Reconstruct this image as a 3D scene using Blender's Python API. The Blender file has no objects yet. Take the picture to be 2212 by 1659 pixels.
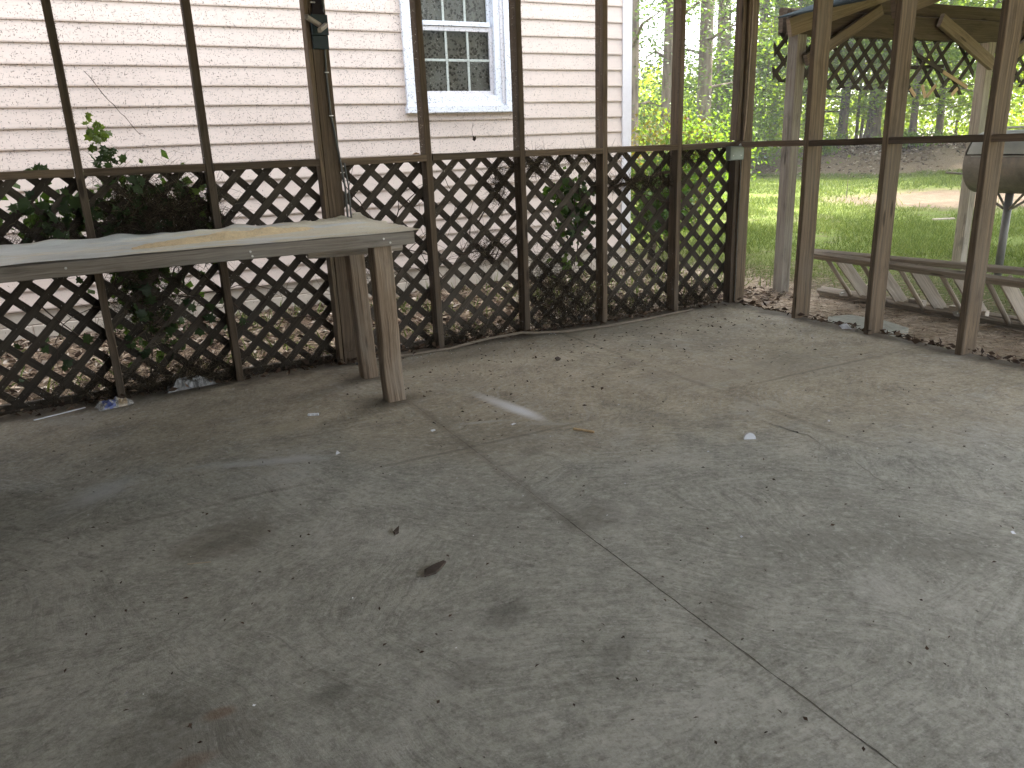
import bpy, bmesh, math, random
import numpy as np
from mathutils import Vector, Matrix, noise as mnoise

S = bpy.context.scene
COL = S.collection
R = math.radians
rng = random.Random(11)
nrg = np.random.default_rng(5)

# ------------------------------------------------------------------ camera
PITCH, ROLL, YAW, CAMH = R(17.105), R(-2.144), R(27.091), 1.21
cd = bpy.data.cameras.new('camera'); cam = bpy.data.objects.new('camera', cd); COL.objects.link(cam)
fw = Vector((math.sin(YAW)*math.cos(PITCH), math.cos(YAW)*math.cos(PITCH), -math.sin(PITCH)))
rt = Vector((math.cos(YAW), -math.sin(YAW), 0)); up = rt.cross(fw)
rt2 = rt*math.cos(ROLL)+up*math.sin(ROLL); up2 = -rt*math.sin(ROLL)+up*math.cos(ROLL)
M = Matrix((rt2, up2, -fw)).transposed().to_4x4(); M.translation = Vector((0, 0, CAMH))
cam.matrix_world = M
cd.sensor_width = 36; cd.lens = 1672.93/2212*36; cd.clip_start = .05; cd.clip_end = 600
S.camera = cam

# ------------------------------------------------------------------ sky, sun, exposure
SUN_AZ, SUN_EL = R(87), R(52)          # azimuth from +Y towards +X
w = bpy.data.worlds.new("World"); S.world = w; w.use_nodes = True
wn = w.node_tree; bg = wn.nodes['Background']
sky = wn.nodes.new('ShaderNodeTexSky'); sky.sky_type = 'NISHITA'; sky.sun_disc = False
sky.sun_elevation = SUN_EL; sky.sun_rotation = SUN_AZ; sky.air_density = 1.0; sky.dust_density = 3.0
sky.ozone_density = 1.0
hs_ = wn.nodes.new('ShaderNodeHueSaturation'); hs_.inputs['Saturation'].default_value = .38   # thin white haze over the blue
wn.links.new(sky.outputs[0], hs_.inputs['Color']); wn.links.new(hs_.outputs[0], bg.inputs[0]); bg.inputs[1].default_value = 0.15
ld = bpy.data.lights.new('sun', 'SUN'); ld.energy = 5.0; ld.angle = R(2.5); ld.color = (1, .93, .82)
lo = bpy.data.objects.new('sun', ld); COL.objects.link(lo)
sd = Vector((math.sin(SUN_AZ)*math.cos(SUN_EL), math.cos(SUN_AZ)*math.cos(SUN_EL), math.sin(SUN_EL)))
lo.rotation_euler = sd.to_track_quat('Z', 'Y').to_euler()
vs = S.view_settings; vs.view_transform = 'Standard'; vs.look = 'None'; vs.gamma = 1; vs.use_curve_mapping = False
vs.exposure = 2.68
S.render.engine = 'CYCLES'
try:
    S.cycles.max_bounces = 10; S.cycles.diffuse_bounces = 5; S.cycles.transparent_max_bounces = 12
    S.cycles.use_denoising = True
except Exception: pass

# ------------------------------------------------------------------ node helpers
class NT:
    def __init__(s, name):
        s.m = bpy.data.materials.new(name); s.m.use_nodes = True
        s.t = s.m.node_tree; s.t.nodes.clear()
        s.out = s.n('ShaderNodeOutputMaterial')
    def n(s, typ, **kw):
        nd = s.t.nodes.new(typ)
        for k, v in kw.items(): setattr(nd, k, v)
        return nd
    def set(s, sock, v):
        if isinstance(v, bpy.types.NodeSocket): s.t.links.new(v, sock)
        elif v is not None:
            if isinstance(v, (tuple, list)) and len(v) == 3 and sock.type == 'RGBA': v = (*v, 1)
            sock.default_value = v
    def co(s, which='Object'): return s.n('ShaderNodeTexCoord').outputs[which]
    def pos(s): return s.n('ShaderNodeNewGeometry').outputs['Position']
    def rnd(s): return s.n('ShaderNodeObjectInfo').outputs['Random']
    def attr(s, name): return s.n('ShaderNodeAttribute', attribute_name=name).outputs['Fac']
    def map(s, v, scale=(1, 1, 1), loc=(0, 0, 0), rot=(0, 0, 0)):
        m = s.n('ShaderNodeMapping'); s.set(m.inputs[0], v); s.set(m.inputs[1], loc); s.set(m.inputs[2], rot); s.set(m.inputs[3], scale)
        return m.outputs[0]
    def noise(s, v, scale, detail=4, rough=.55, dist=0, col=False):
        m = s.n('ShaderNodeTexNoise'); s.set(m.inputs['Vector'], v); s.set(m.inputs['Scale'], scale)
        s.set(m.inputs['Detail'], detail); s.set(m.inputs['Roughness'], rough); s.set(m.inputs['Distortion'], dist)
        return m.outputs['Color' if col else 'Fac']
    def voro(s, v, scale, feature='F1', out='Distance', rand=1):
        m = s.n('ShaderNodeTexVoronoi', feature=feature); s.set(m.inputs['Vector'], v); s.set(m.inputs['Scale'], scale)
        s.set(m.inputs['Randomness'], rand); return m.outputs[out]
    def math(s, op, a, b=0, c=0, clamp=False):
        m = s.n('ShaderNodeMath', operation=op, use_clamp=clamp)
        s.set(m.inputs[0], a); s.set(m.inputs[1], b); s.set(m.inputs[2], c); return m.outputs[0]
    def vmath(s, op, a, b=(0, 0, 0), out=0):
        m = s.n('ShaderNodeVectorMath', operation=op); s.set(m.inputs[0], a); s.set(m.inputs[1], b); return m.outputs[out]
    def ss(s, v, lo, hi, a=0, b=1):
        m = s.n('ShaderNodeMapRange', interpolation_type='SMOOTHSTEP'); s.set(m.inputs[0], v)
        for i, q in enumerate((lo, hi, a, b)): s.set(m.inputs[i+1], q)
        return m.outputs[0]
    def mix(s, f, a, b, mode='MIX'):
        m = s.n('ShaderNodeMix', data_type='RGBA', blend_type=mode); s.set(m.inputs[0], f); s.set(m.inputs[6], a); s.set(m.inputs[7], b)
        return m.outputs[2]
    def ramp(s, f, stops):
        m = s.n('ShaderNodeValToRGB'); s.set(m.inputs[0], f); e = m.color_ramp.elements
        while len(e) < len(stops): e.new(.5)
        for el, (p, c) in zip(e, stops): el.position = p; el.color = (*c, 1) if len(c) == 3 else c
        return m.outputs[0]
    def sep(s, v):
        m = s.n('ShaderNodeSeparateXYZ'); s.set(m.inputs[0], v); return m.outputs
    def comb(s, x, y, z=0):
        m = s.n('ShaderNodeCombineXYZ'); s.set(m.inputs[0], x); s.set(m.inputs[1], y); s.set(m.inputs[2], z); return m.outputs[0]
    def bump(s, h, strength=.3, dist=.01):
        m = s.n('ShaderNodeBump'); s.set(m.inputs['Height'], h); s.set(m.inputs['Strength'], strength); s.set(m.inputs['Distance'], dist)
        return m.outputs[0]
    def pbr(s, color, rough=.8, normal=None, spec=.3, metal=0):
        m = s.n('ShaderNodeBsdfPrincipled'); s.set(m.inputs['Base Color'], color); s.set(m.inputs['Roughness'], rough)
        s.set(m.inputs['Specular IOR Level'], spec); s.set(m.inputs['Metallic'], metal)
        if normal is not None: s.set(m.inputs['Normal'], normal)
        return m.outputs[0]
    def done(s, sh): s.t.links.new(sh, s.out.inputs[0]); return s.m

def wood(name, dark, light, grey=None, greyamt=0., knots=True, rough=.85, dirt=.35):
    """grain runs along u of the 'UVMap' laid out in metres"""
    t = NT(name); uv = t.co('UV'); r = t.rnd()
    uv = t.vmath('ADD', uv, t.comb(t.math('MULTIPLY', r, 37.), t.math('MULTIPLY', r, 91.)))
    wob = t.noise(t.map(uv, (2.2, 9, 1)), 1, 3)
    uvw = t.vmath('ADD', uv, t.comb(0, t.math('MULTIPLY', t.math('SUBTRACT', wob, .5), .05)))
    fine = t.noise(t.map(uvw, (5, 260, 1)), 1, 4, .65)
    band = t.noise(t.map(uvw, (1.0, 60, 1)), 1, 4, .65)
    g = t.math('ADD', t.math('MULTIPLY', fine, .4), t.math('MULTIPLY', band, .6))
    c = t.ramp(g, [(.36, dark), (.5, tuple((a+b)/2 for a, b in zip(dark, light))), (.63, light)])
    big = t.noise(t.map(uv, (2.0, 6, 1)), 1, 4, .6)
    if grey: c = t.mix(t.math('MULTIPLY', t.ss(big, .4, .65), greyamt), c, t.mix(fine, tuple(x*.6 for x in grey), grey))
    blot = t.noise(t.map(uv, (3.5, 10, 1), (7, 3, 0)), 1, 5, .65)
    c = t.mix(t.math('MULTIPLY', t.ss(blot, .52, .7), dirt), c, tuple(x*.35 for x in dark))
    h = g
    if knots:
        kv = t.voro(t.map(uv, (2.2, 11, 1)), 1)
        k = t.ss(kv, .07, .15, 1, 0)
        c = t.mix(t.math('MULTIPLY', k, .75), c, tuple(x*.4 for x in dark))
    bri = t.math('ADD', .7, t.math('MULTIPLY', r, .6))
    c = t.mix(1, c, t.comb(bri, bri, bri), 'MULTIPLY')
    return t.done(t.pbr(c, rough, t.bump(h, .5, .003), .2))

def plain(name, color, rough=.7, var=.25, scale=30, bump=.15, metal=0, spec=.3):
    t = NT(name); p = t.co('Object')
    n = t.noise(p, scale, 5, .6); n2 = t.noise(p, scale*.17, 3)
    f = t.math('ADD', t.math('MULTIPLY', n, .6), t.math('MULTIPLY', n2, .4))
    c = t.ramp(f, [(.3, tuple(x*(1-var) for x in color)), (.7, tuple(min(1, x*(1+var)) for x in color))])
    return t.done(t.pbr(c, rough, t.bump(n, bump, .004), spec, metal))

M_STUD = wood('porch_lumber', (.060, .044, .030), (.17, .128, .09), (.15, .134, .11), .35)
M_STUD2 = wood('porch_lumber_side', (.052, .039, .027), (.195, .146, .098), (.155, .138, .112), .3)
M_LAT = wood('lattice_wood', (.034, .028, .022), (.085, .071, .056), (.08, .073, .062), .4, knots=False, dirt=.4)
M_BENCH = wood('bench_lumber', (.13, .112, .092), (.36, .32, .275), (.36, .34, .31), .7)
M_LEG = wood('bench_leg_lumber', (.075, .053, .036), (.37, .285, .205), (.36, .32, .265), .5, dirt=.3)
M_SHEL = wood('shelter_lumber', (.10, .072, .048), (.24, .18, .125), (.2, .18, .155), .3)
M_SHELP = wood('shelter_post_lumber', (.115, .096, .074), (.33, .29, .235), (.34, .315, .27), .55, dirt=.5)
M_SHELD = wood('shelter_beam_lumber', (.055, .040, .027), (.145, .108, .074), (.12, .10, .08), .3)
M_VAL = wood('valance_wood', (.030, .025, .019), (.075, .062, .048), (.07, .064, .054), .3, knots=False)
M_FRESH = wood('broken_wood', (.38, .26, .14), (.62, .46, .28), None, 0, False, dirt=.15)
M_LADR = wood('ladder_wood', (.20, .165, .125), (.52, .455, .37), (.50, .46, .40), .5, dirt=.25)

# ------------------------------------------------------------------ mesh helpers
class MB:
    def __init__(s): s.v = []; s.f = []; s.uv = []
    def face(s, idx, uvs): s.f.append(tuple(idx)); s.uv.extend(uvs)
    def bar(s, p0, p1, w, h, up=(0, 0, 1), seg=1, ch=.003, jit=0., seed=0, twist=0.):
        """a length of lumber from p0 to p1: w across, h along up; chamfered edges; uv in metres with u along the grain"""
        r = random.Random(seed or rng.random())
        p0 = Vector(p0); p1 = Vector(p1); d = p1-p0; L = d.length; d.normalize()
        u = Vector(up); u = (u-d*u.dot(d)).normalized(); sdv = d.cross(u)
        a, b = w/2, h/2
        prof = [(-a+ch, -b), (a-ch, -b), (a, -b+ch), (a, b-ch), (a-ch, b), (-a+ch, b), (-a, b-ch), (-a, -b+ch)] if ch > 0 else [(-a, -b), (a, -b), (a, b), (-a, b)]
        k = len(prof); base = len(s.v)
        per = [0]
        for i in range(k): per.append(per[-1]+math.dist(prof[i], prof[(i+1) % k]))
        for j in range(seg+1):
            t = j/seg; ox, oy = r.uniform(-jit, jit), r.uniform(-jit, jit)
            for x, y in prof:
                s.v.append(tuple(p0+d*(L*t)+sdv*(x+ox+r.uniform(-jit, jit)*.4)+u*(y+oy+r.uniform(-jit, jit)*.4)))
        for j in range(seg):
            for i in range(k):
                i2 = (i+1) % k; A = base+j*k
                s.face((A+i, A+i2, A+k+i2, A+k+i), [(L*j/seg, per[i]), (L*j/seg, per[i+1]), (L*(j+1)/seg, per[i+1]), (L*(j+1)/seg, per[i])])
        s.face([base+i for i in reversed(range(k))], [(prof[i][0]*.3, prof[i][1]+2) for i in reversed(range(k))])
        s.face([base+seg*k+i for i in range(k)], [(prof[i][0]*.3, prof[i][1]+3) for i in range(k)])
        return s
    def box(s, x0, x1, y0, y1, z0, z1, ch=.002):
        ext = (x1-x0, y1-y0, z1-z0); m = max(range(3), key=lambda i: ext[i])
        c = ((x0+x1)/2, (y0+y1)/2, (z0+z1)/2)
        ch = min(ch, min(ext)*.3)
        if m == 2: s.bar((c[0], c[1], z0), (c[0], c[1], z1), ext[0], ext[1], (0, 1, 0), ch=ch)
        elif m == 0: s.bar((x0, c[1], c[2]), (x1, c[1], c[2]), ext[1], ext[2], ch=ch)
        else: s.bar((c[0], y0, c[2]), (c[0], y1, c[2]), ext[0], ext[2], ch=ch)
        return s
    def tube(s, pts, rad, k=6, cap=True):
        pts = [Vector(p) for p in pts]; n = len(pts)
        rad = rad if isinstance(rad, (list, tuple)) else [rad]*n
        base = len(s.v); ref = Vector((.3, .2, 1)).normalized(); L = 0; us = []
        for i, p in enumerate(pts):
            d = (pts[min(i+1, n-1)]-pts[max(i-1, 0)]).normalized()
            if abs(d.dot(ref)) > .95: ref = Vector((1, .1, .2)).normalized()
            x = d.cross(ref).normalized(); y = d.cross(x)
            if i: L += (p-pts[i-1]).length
            us.append(L)
            for q in range(k):
                a = 2*math.pi*q/k; s.v.append(tuple(p+(x*math.cos(a)+y*math.sin(a))*rad[i]))
        for i in range(n-1):
            for q in range(k):
                A = base+i*k; c = 2*math.pi*rad[i]/k
                s.face((A+q, A+k+q, A+k+(q+1) % k, A+(q+1) % k), [(us[i], q*c), (us[i+1], q*c), (us[i+1], q*c+c), (us[i], q*c+c)])
        if cap:
            s.face([base+q for q in range(k)], [(0, 0)]*k)
            s.face([base+(n-1)*k+q for q in reversed(range(k))], [(0, 0)]*k)
        return s
    def prism(s, poly, fn, thick, uvdir=(1, 0)):
        """poly: 2-D outline; fn(x,y,h) -> 3-D; extruded by thick"""
        n = len(poly); base = len(s.v)
        for h in (0, thick):
            for x, y in poly: s.v.append(tuple(fn(x, y, h)))
        ux, uy = uvdir; U = [(x*ux+y*uy, -x*uy+y*ux) for x, y in poly]
        s.face([base+i for i in reversed(range(n))], [U[i] for i in reversed(range(n))])
        s.face([base+n+i for i in range(n)], U)
        for i in range(n):
            j = (i+1) % n
            s.face((base+i, base+j, base+n+j, base+n+i), [U[i], U[j], (U[j][0], U[j][1]+thick), (U[i][0], U[i][1]+thick)])
        return s
    def mesh(s, name, smooth=False):
        me = bpy.data.meshes.new(name); me.from_pydata(s.v, [], s.f)
        uvl = me.uv_layers.new(name='UVMap'); uvl.data.foreach_set('uv', [c for q in s.uv for c in q])
        if smooth: me.polygons.foreach_set('use_smooth', [True]*len(me.polygons))
        me.update(); return me
    def build(s, name, mat, parent=None, smooth=False, fix=True):
        me = s.mesh(name, smooth)
        if fix:
            bm = bmesh.new(); bm.from_mesh(me); bmesh.ops.recalc_face_normals(bm, faces=bm.faces[:]); bm.to_mesh(me); bm.free()
        return link(name, me, mat, parent)

def link(name, me, mat=None, parent=None):
    if mat and not me.materials: me.materials.append(mat)
    o = bpy.data.objects.new(name, me); COL.objects.link(o)
    if parent: o.parent = parent; o.matrix_parent_inverse = parent.matrix_world.inverted() if parent.matrix_world != Matrix() else Matrix()
    return o
def tag(o, label=None, cat=None, group=None, kind=None):
    for k, v in (('label', label), ('category', cat), ('group', group), ('kind', kind)):
        if v: o[k] = v
    return o
def thing(name, label, cat, group=None):
    o = bpy.data.objects.new(name, None); o.empty_display_size = .1; COL.objects.link(o)
    return tag(o, label, cat, group)
def array_mesh(name, V, F, mat, attr=None, smooth=False):
    """V (n,3), F (m,3 or 4) numpy -> mesh"""
    me = bpy.data.meshes.new(name); k = F.shape[1]
    me.vertices.add(len(V)); me.vertices.foreach_set('co', np.ascontiguousarray(V, np.float32).ravel())
    me.loops.add(F.size); me.loops.foreach_set('vertex_index', F.astype(np.int32).ravel())
    me.polygons.add(len(F)); me.polygons.foreach_set('loop_start', np.arange(0, F.size, k, dtype=np.int32))
    me.polygons.foreach_set('loop_total', np.full(len(F), k, np.int32))
    if smooth: me.polygons.foreach_set('use_smooth', np.ones(len(F), bool))
    if attr is not None:
        a = me.attributes.new('rnd', 'FLOAT', 'FACE'); a.data.foreach_set('value', attr.astype(np.float32))
    me.update(calc_edges=True); me.materials.append(mat); return me

def unit(v): return v/np.maximum(np.linalg.norm(v, axis=-1, keepdims=True), 1e-9)
def cards(P, D, N, L, W, curl=0.):
    """diamond-shaped leaves: centre P, direction D, normal N (n,3), length and width (n,) -> V,F (quads)"""
    D = unit(D); T = unit(np.cross(N, D)); n = len(P); L = L[:, None]; W = W[:, None]
    N = np.cross(D, T)
    V = np.empty((n, 4, 3)); V[:, 0] = P-D*L/2; V[:, 1] = P+T*W/2-D*L*.08+N*L*curl; V[:, 2] = P+D*L/2; V[:, 3] = P-T*W/2-D*L*.08+N*L*curl
    return V.reshape(-1, 3), np.arange(n*4).reshape(n, 4)
def strips(P, D, L, W, bend, seg=2):
    """thin bent blades / straws as ribbons"""
    n = len(P); D = unit(D); side = unit(np.cross(D, nrg.normal(size=(n, 3)))); B = unit(np.cross(D, side)+nrg.normal(size=(n, 3))*.3)
    V = np.empty((n, seg+1, 2, 3))
    for j in range(seg+1):
        t = j/seg; c = P+D*(L*t)[:, None]+B*(bend*L*t*t)[:, None]; ww = (W*(1-.75*t))[:, None]
        V[:, j, 0] = c-side*ww/2; V[:, j, 1] = c+side*ww/2
    i = np.arange(n)[:, None]*((seg+1)*2); F = []
    for j in range(seg): F.append(i+np.array([[2*j, 2*j+1, 2*j+3, 2*j+2]]))
    return V.reshape(-1, 3), np.concatenate(F, 0)

GZ = -.12                                   # yard level
def ground_z(x, y):
    d = np.hypot(x, y); az = np.degrees(np.arctan2(x, y))
    t = np.clip((d-28.5)/4.0, 0, 1); t = t*t*(3-2*t)
    z = GZ+t*.62+.22*np.exp(-((d-33.5)/1.8)**2)*(az > 20)
    return z+np.where(d > 8, .05*np.sin(x*.7)*np.sin(y*.6+1), 0)*np.clip((d-8)/6, 0, 1)

# ------------------------------------------------------------------ ground
def m_ground():
    t = NT('yard_ground'); p = t.pos(); xyz = t.sep(p); x, y = xyz[0], xyz[1]
    n1 = t.noise(p, .55, 5, .6); n2 = t.noise(p, 3.5, 5, .65); n3 = t.noise(p, 28, 4, .7); n4 = t.noise(p, 9, 4, .6)
    grass = t.ramp(n3, [(.3, (.06, .085, .016)), (.5, (.105, .14, .03)), (.72, (.15, .185, .05))])
    soil = t.ramp(t.math('ADD', t.math('MULTIPLY', n2, .5), t.math('MULTIPLY', n3, .5)), [(.32, (.052, .037, .026)), (.5, (.092, .069, .049)), (.68, (.14, .112, .083))])
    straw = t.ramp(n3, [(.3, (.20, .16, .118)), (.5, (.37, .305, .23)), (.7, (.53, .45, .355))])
    # grass cover grows away from the porch, thin patches by noise
    gx = t.ss(t.math('ADD', x, t.math('MULTIPLY', t.math('SUBTRACT', n1, .5), 4.5)), 5.2, 7.6)
    thin = t.ss(t.math('ADD', t.math('MULTIPLY', n2, .55), t.math('MULTIPLY', n1, .45)), .53, .62, 1, 0)
    dpatch = t.vmath('LENGTH', t.vmath('MULTIPLY', t.vmath('SUBTRACT', p, (15.6, 10.0, 0)), (.30, .34, 0)), out=1)
    patch = t.ss(t.math('ADD', dpatch, t.math('MULTIPLY', t.math('SUBTRACT', n2, .5), .9)), .65, 1.15)
    cov = t.math('MULTIPLY', t.math('MULTIPLY', gx, t.math('ADD', .35, t.math('MULTIPLY', thin, .65))), patch)
    c = t.mix(cov, soil, grass)
    d = t.vmath('LENGTH', t.vmath('MULTIPLY', p, (1, 1, 0)), out=1)
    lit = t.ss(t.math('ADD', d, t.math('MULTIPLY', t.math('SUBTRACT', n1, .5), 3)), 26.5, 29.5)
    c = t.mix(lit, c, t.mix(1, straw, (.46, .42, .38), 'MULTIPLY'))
    near = t.ss(t.math('ADD', x, t.math('MULTIPLY', t.math('SUBTRACT', n4, .5), 1.6)), 4.9, 5.9, 1, 0)
    c = t.mix(near, c, straw)
    gap_shade = t.math('MULTIPLY', t.ss(x, 3.9, 4.6, 1, 0), t.ss(y, 4.3, 4.6))            # shade between porch and house, painted into the ground colour
    c = t.mix(gap_shade, c, t.mix(1, straw, (.42, .38, .35), 'MULTIPLY'))
    h = t.math('ADD', n3, t.math('MULTIPLY', n4, .8))
    return t.done(t.pbr(c, .95, t.bump(h, .6, .03), .1))
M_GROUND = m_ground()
def make_ground():
    # fine polar-ish grid near the view, coarse far out
    rr = np.concatenate([np.linspace(.0, 26, 40), np.linspace(26.4, 38, 50), np.geomspace(39, 160, 14)])
    aa = np.radians(np.concatenate([np.linspace(-180, 20, 36, endpoint=False), np.linspace(20, 80, 90, endpoint=False), np.linspace(80, 180, 18, endpoint=False)]))
    A, D = np.meshgrid(aa, rr[1:]); X = D*np.sin(A); Y = D*np.cos(A); Z = ground_z(X, Y)
    bumpz = np.array([mnoise.noise((x*.9, y*.9, 0)) for x, y in zip(X.ravel(), Y.ravel())]).reshape(X.shape)
    bump2 = np.array([mnoise.noise((x*.28, y*.28, 3)) for x, y in zip(X.ravel(), Y.ravel())]).reshape(X.shape)
    Z = Z+np.where((D > 29) & (D < 39), .10*bumpz+.14*bump2, .0)
    V = np.stack([X, Y, Z], -1).reshape(-1, 3); n, m = X.shape
    V = np.vstack([V, [[0, 0, GZ]]]); F = []
    for i in range(n-1):
        for j in range(m): F.append((i*m+j, i*m+(j+1) % m, (i+1)*m+(j+1) % m, (i+1)*m+j))
    me = bpy.data.meshes.new('lawn'); me.from_pydata(V.tolist(), [], F+[(len(V)-1, (j+1) % m, j) for j in range(m)])
    me.polygons.foreach_set('use_smooth', [True]*len(me.polygons)); me.update()
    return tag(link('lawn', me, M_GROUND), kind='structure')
make_ground()

# ------------------------------------------------------------------ concrete floor (slab panels, joints are real gaps)
XR, YB = 4.129, 4.413                        # inner faces of the two screened walls
def m_floor():
    t = NT('porch_concrete'); p = t.pos(); xyz = t.sep(p); x, y = xyz[0], xyz[1]
    n1 = t.noise(p, 1.1, 5, .6); n2 = t.noise(p, 5, 6, .65); n3 = t.noise(p, 38, 5, .7); n4 = t.noise(p, 160, 3, .7)
    # trowel / broom sweeps: direction changes from patch to patch
    pw = t.vmath('ADD', p, t.vmath('MULTIPLY', t.vmath('SUBTRACT', t.noise(p, 1.3, 2, .5, 0, True), (.5, .5, .5)), (.45, .45, 0)))
    ang = t.math('MULTIPLY', t.sep(t.voro(pw, 1.5, out='Color'))[0], 3.14159)
    rot = t.n('ShaderNodeVectorRotate', rotation_type='Z_AXIS'); t.set(rot.inputs['Vector'], pw); t.set(rot.inputs['Angle'], ang)
    br = t.noise(t.map(rot.outputs[0], (7, 85, 1)), 1, 5, .7)
    br2 = t.noise(t.map(rot.outputs[0], (2.5, 24, 1), (3, 8, 0)), 1, 4, .65)
    sw = t.math('ADD', t.math('MULTIPLY', br, .55), t.math('MULTIPLY', br2, .45))
    grey = t.ramp(t.math('ADD', t.math('MULTIPLY', n2, .45), t.math('ADD', t.math('MULTIPLY', n3, .3), t.math('MULTIPLY', sw, .25))),
                  [(.37, (.165, .163, .134)), (.5, (.325, .324, .276)), (.61, (.48, .475, .41))])
    tanc = t.ramp(t.math('ADD', t.math('MULTIPLY', n2, .6), t.math('MULTIPLY', n3, .4)),
                  [(.36, (.215, .178, .122)), (.5, (.39, .335, .235)), (.63, (.54, .475, .35))])
    s = t.math('ADD', t.math('ADD', t.math('MULTIPLY', x, .5), y), t.math('ADD', t.math('MULTIPLY', t.math('SUBTRACT', n1, .5), 1.5), t.math('MULTIPLY', t.math('SUBTRACT', n2, .5), .7)))
    c = t.mix(t.ss(s, 2.9, 3.95), grey, tanc)
    # worn broom texture, strongest to the right
    swm = t.math('MULTIPLY', t.ss(sw, .5, .64), t.ss(t.math('ADD', x, t.math('MULTIPLY', n1, 1.2)), .4, 2.3, .10, .55))
    c = t.mix(swm, c, (.42, .405, .365))
    swd = t.math('MULTIPLY', t.ss(sw, .36, .47, 1, 0), .42)
    c = t.mix(swd, c, (.125, .122, .112))
    # dirt specks, pits, pale specks
    c = t.mix(t.math('MULTIPLY', t.ss(t.noise(p, 21, 6, .75), .56, .68), .6), c, (.115, .105, .09))
    c = t.mix(t.math('MULTIPLY', t.ss(t.noise(t.map(p, loc=(3, 1, 0)), 110, 5, .8), .40, .62), .34), c, (.50, .485, .45))
    c = t.mix(t.math('MULTIPLY', t.ss(t.noise(t.map(p, loc=(1, 7, 0)), 55, 6, .8), .47, .66), .40), c, (.135, .125, .108))
    c = t.mix(t.math('MULTIPLY', t.ss(t.noise(t.map(p, loc=(4, 9, 0)), 70, 4, .8), .63, .70), .65), c, (.06, .056, .05))
    c = t.mix(t.math('MULTIPLY', t.ss(t.noise(t.map(p, loc=(14, 2, 0)), 90, 3, .8), .64, .70), .6), c, (.55, .54, .51))
    c = t.mix(t.math('MULTIPLY', t.ss(t.math('ADD', t.math('MULTIPLY', n1, .6), t.math('MULTIPLY', n2, .4)), .50, .62), .48), c, (.135, .128, .108))
    n5 = t.noise(t.map(p, loc=(8, 3, 0)), 2.4, 6, .7)
    c = t.mix(t.math('MULTIPLY', t.ss(n5, .52, .66), .35), c, (.50, .49, .445))
    g1 = t.noise(t.map(rot.outputs[0], (16, 42, 1), (2, 5, 0)), 1, 4, .75); g2 = t.noise(t.map(p, loc=(6, 2, 0)), 34, 3, .75)
    gr = t.math('ADD', t.math('MULTIPLY', g1, .5), t.math('MULTIPLY', g2, .5))
    c = t.mix(t.math('MULTIPLY', t.ss(gr, .52, .62), .40), c, (.58, .57, .52))
    c = t.mix(t.math('MULTIPLY', t.ss(gr, .37, .47, 1, 0), .42), c, (.14, .132, .11))
    # stains
    def blob(cx, cy, rx, ry, col, amt, edge=.25, ang=0., rag=.6, rs=6):
        nonlocal c
        q = t.map(t.map(p, rot=(0, 0, -ang)), (1/rx, 1/ry, 0), (-(cx*math.cos(ang)+cy*math.sin(ang))/rx, -(-cx*math.sin(ang)+cy*math.cos(ang))/ry, 0))
        dd = t.vmath('LENGTH', q, out=1)
        dd = t.math('ADD', dd, t.math('MULTIPLY', t.math('SUBTRACT', t.noise(p, rs, 5, .65), .5), rag))
        m = t.ss(dd, 1-edge, 1+edge, 1, 0)
        c = t.mix(t.math('MULTIPLY', m, amt), c, col)
    blob(.18, 2.49, .165, .12, (.13, .112, .085), .44, .3, .15, .55)
    blob(.18, 2.485, .07, .03, (.10, .088, .07), 0.25, .5, .3)
    blob(-.03, 1.58, .17, .10, (.12, .105, .09), 0.31, .3, -.3, 1.3, 12)
    blob(-.02, 1.705, .09, .05, (.12, .108, .09), 0.28, .4, -.2, 1.3, 12)
    blob(.054, 1.626, .035, .02, (.22, .10, .045), 0.37, .4, 0, .6)
    blob(-.02, 1.50, .05, .02, (.24, .12, .07), 0.31, .5, 0, .8)
    blob(.30, 1.56, .05, .03, (.07, .068, .06), 0.37, .5, .2, 1.6, 25)
    blob(.79, 1.64, .07, .05, (.08, .075, .068), 0.37, .5, .2, 1.6, 25)
    blob(.60, 1.47, .07, .04, (.09, .085, .075), 0.31, .5, .2, 1.6, 25)
    blob(.95, 1.35, .08, .03, (.10, .095, .085), 0.31, .5, .5, 1.4, 18)
    blob(1.30, 1.35, .10, .07, (.16, .145, .118), 0.25, .6, .5, 1.4, 12)
    blob(1.32, 2.0, .12, .08, (.12, .108, .09), 0.31, .5, .3, 1.2, 12)
    blob(1.42, 2.62, .06, .04, (.09, .08, .065), 0.31, .5, .3, 1.2, 18)
    blob(1.15, 3.60, .17, .11, (.085, .07, .05), .7, .7, 0, .8, 10)
    blob(1.17, 4.06, .15, .09, (.08, .066, .048), .65, .7, 0, .8, 10)
    blob(1.6, 4.2, .5, .12, (.12, .095, .065), 0.34, .6, 0, 1., 7)
    blob(1.60, 3.2, .035, .21, (.72, .73, .75), .75, .8, .16, .7, 14)
    blob(1.63, 3.08, .03, .12, (.80, .82, .86), .8, .9, .12, .7, 18)
    blob(-.18, 3.14, .13, .06, (.50, .52, .53), .5, .95, .7, 1.8, 22)
    blob(.42, 3.12, .22, .03, (.55, .57, .58), .5, .95, -.35, 3.2, 16)
    blob(1.65, 2.86, .13, .02, (.45, .43, .39), .5, .8, -.6, 1., 20)
    blob(1.40, 3.05, .10, .015, (.5, .49, .46), .5, .8, -.3, 1., 20)
    blob(.62, 3.5, .14, .06, (.42, .37, .26), .5, .8, 0, 1., 20)
    blob(1.75, 3.9, .35, .05, (.40, .35, .27), .35, .8, -.25, 1.2, 12)
    blob(2.9, 3.0, .5, .16, (.38, .34, .27), .45, .8, -.3, 1.2, 7)
    # dirt lines along the joints: the filled joint at x = 2.6 and the faint cross joint at y = 2.8
    wob = t.math('MULTIPLY', t.math('SUBTRACT', n2, .5), .035)
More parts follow.
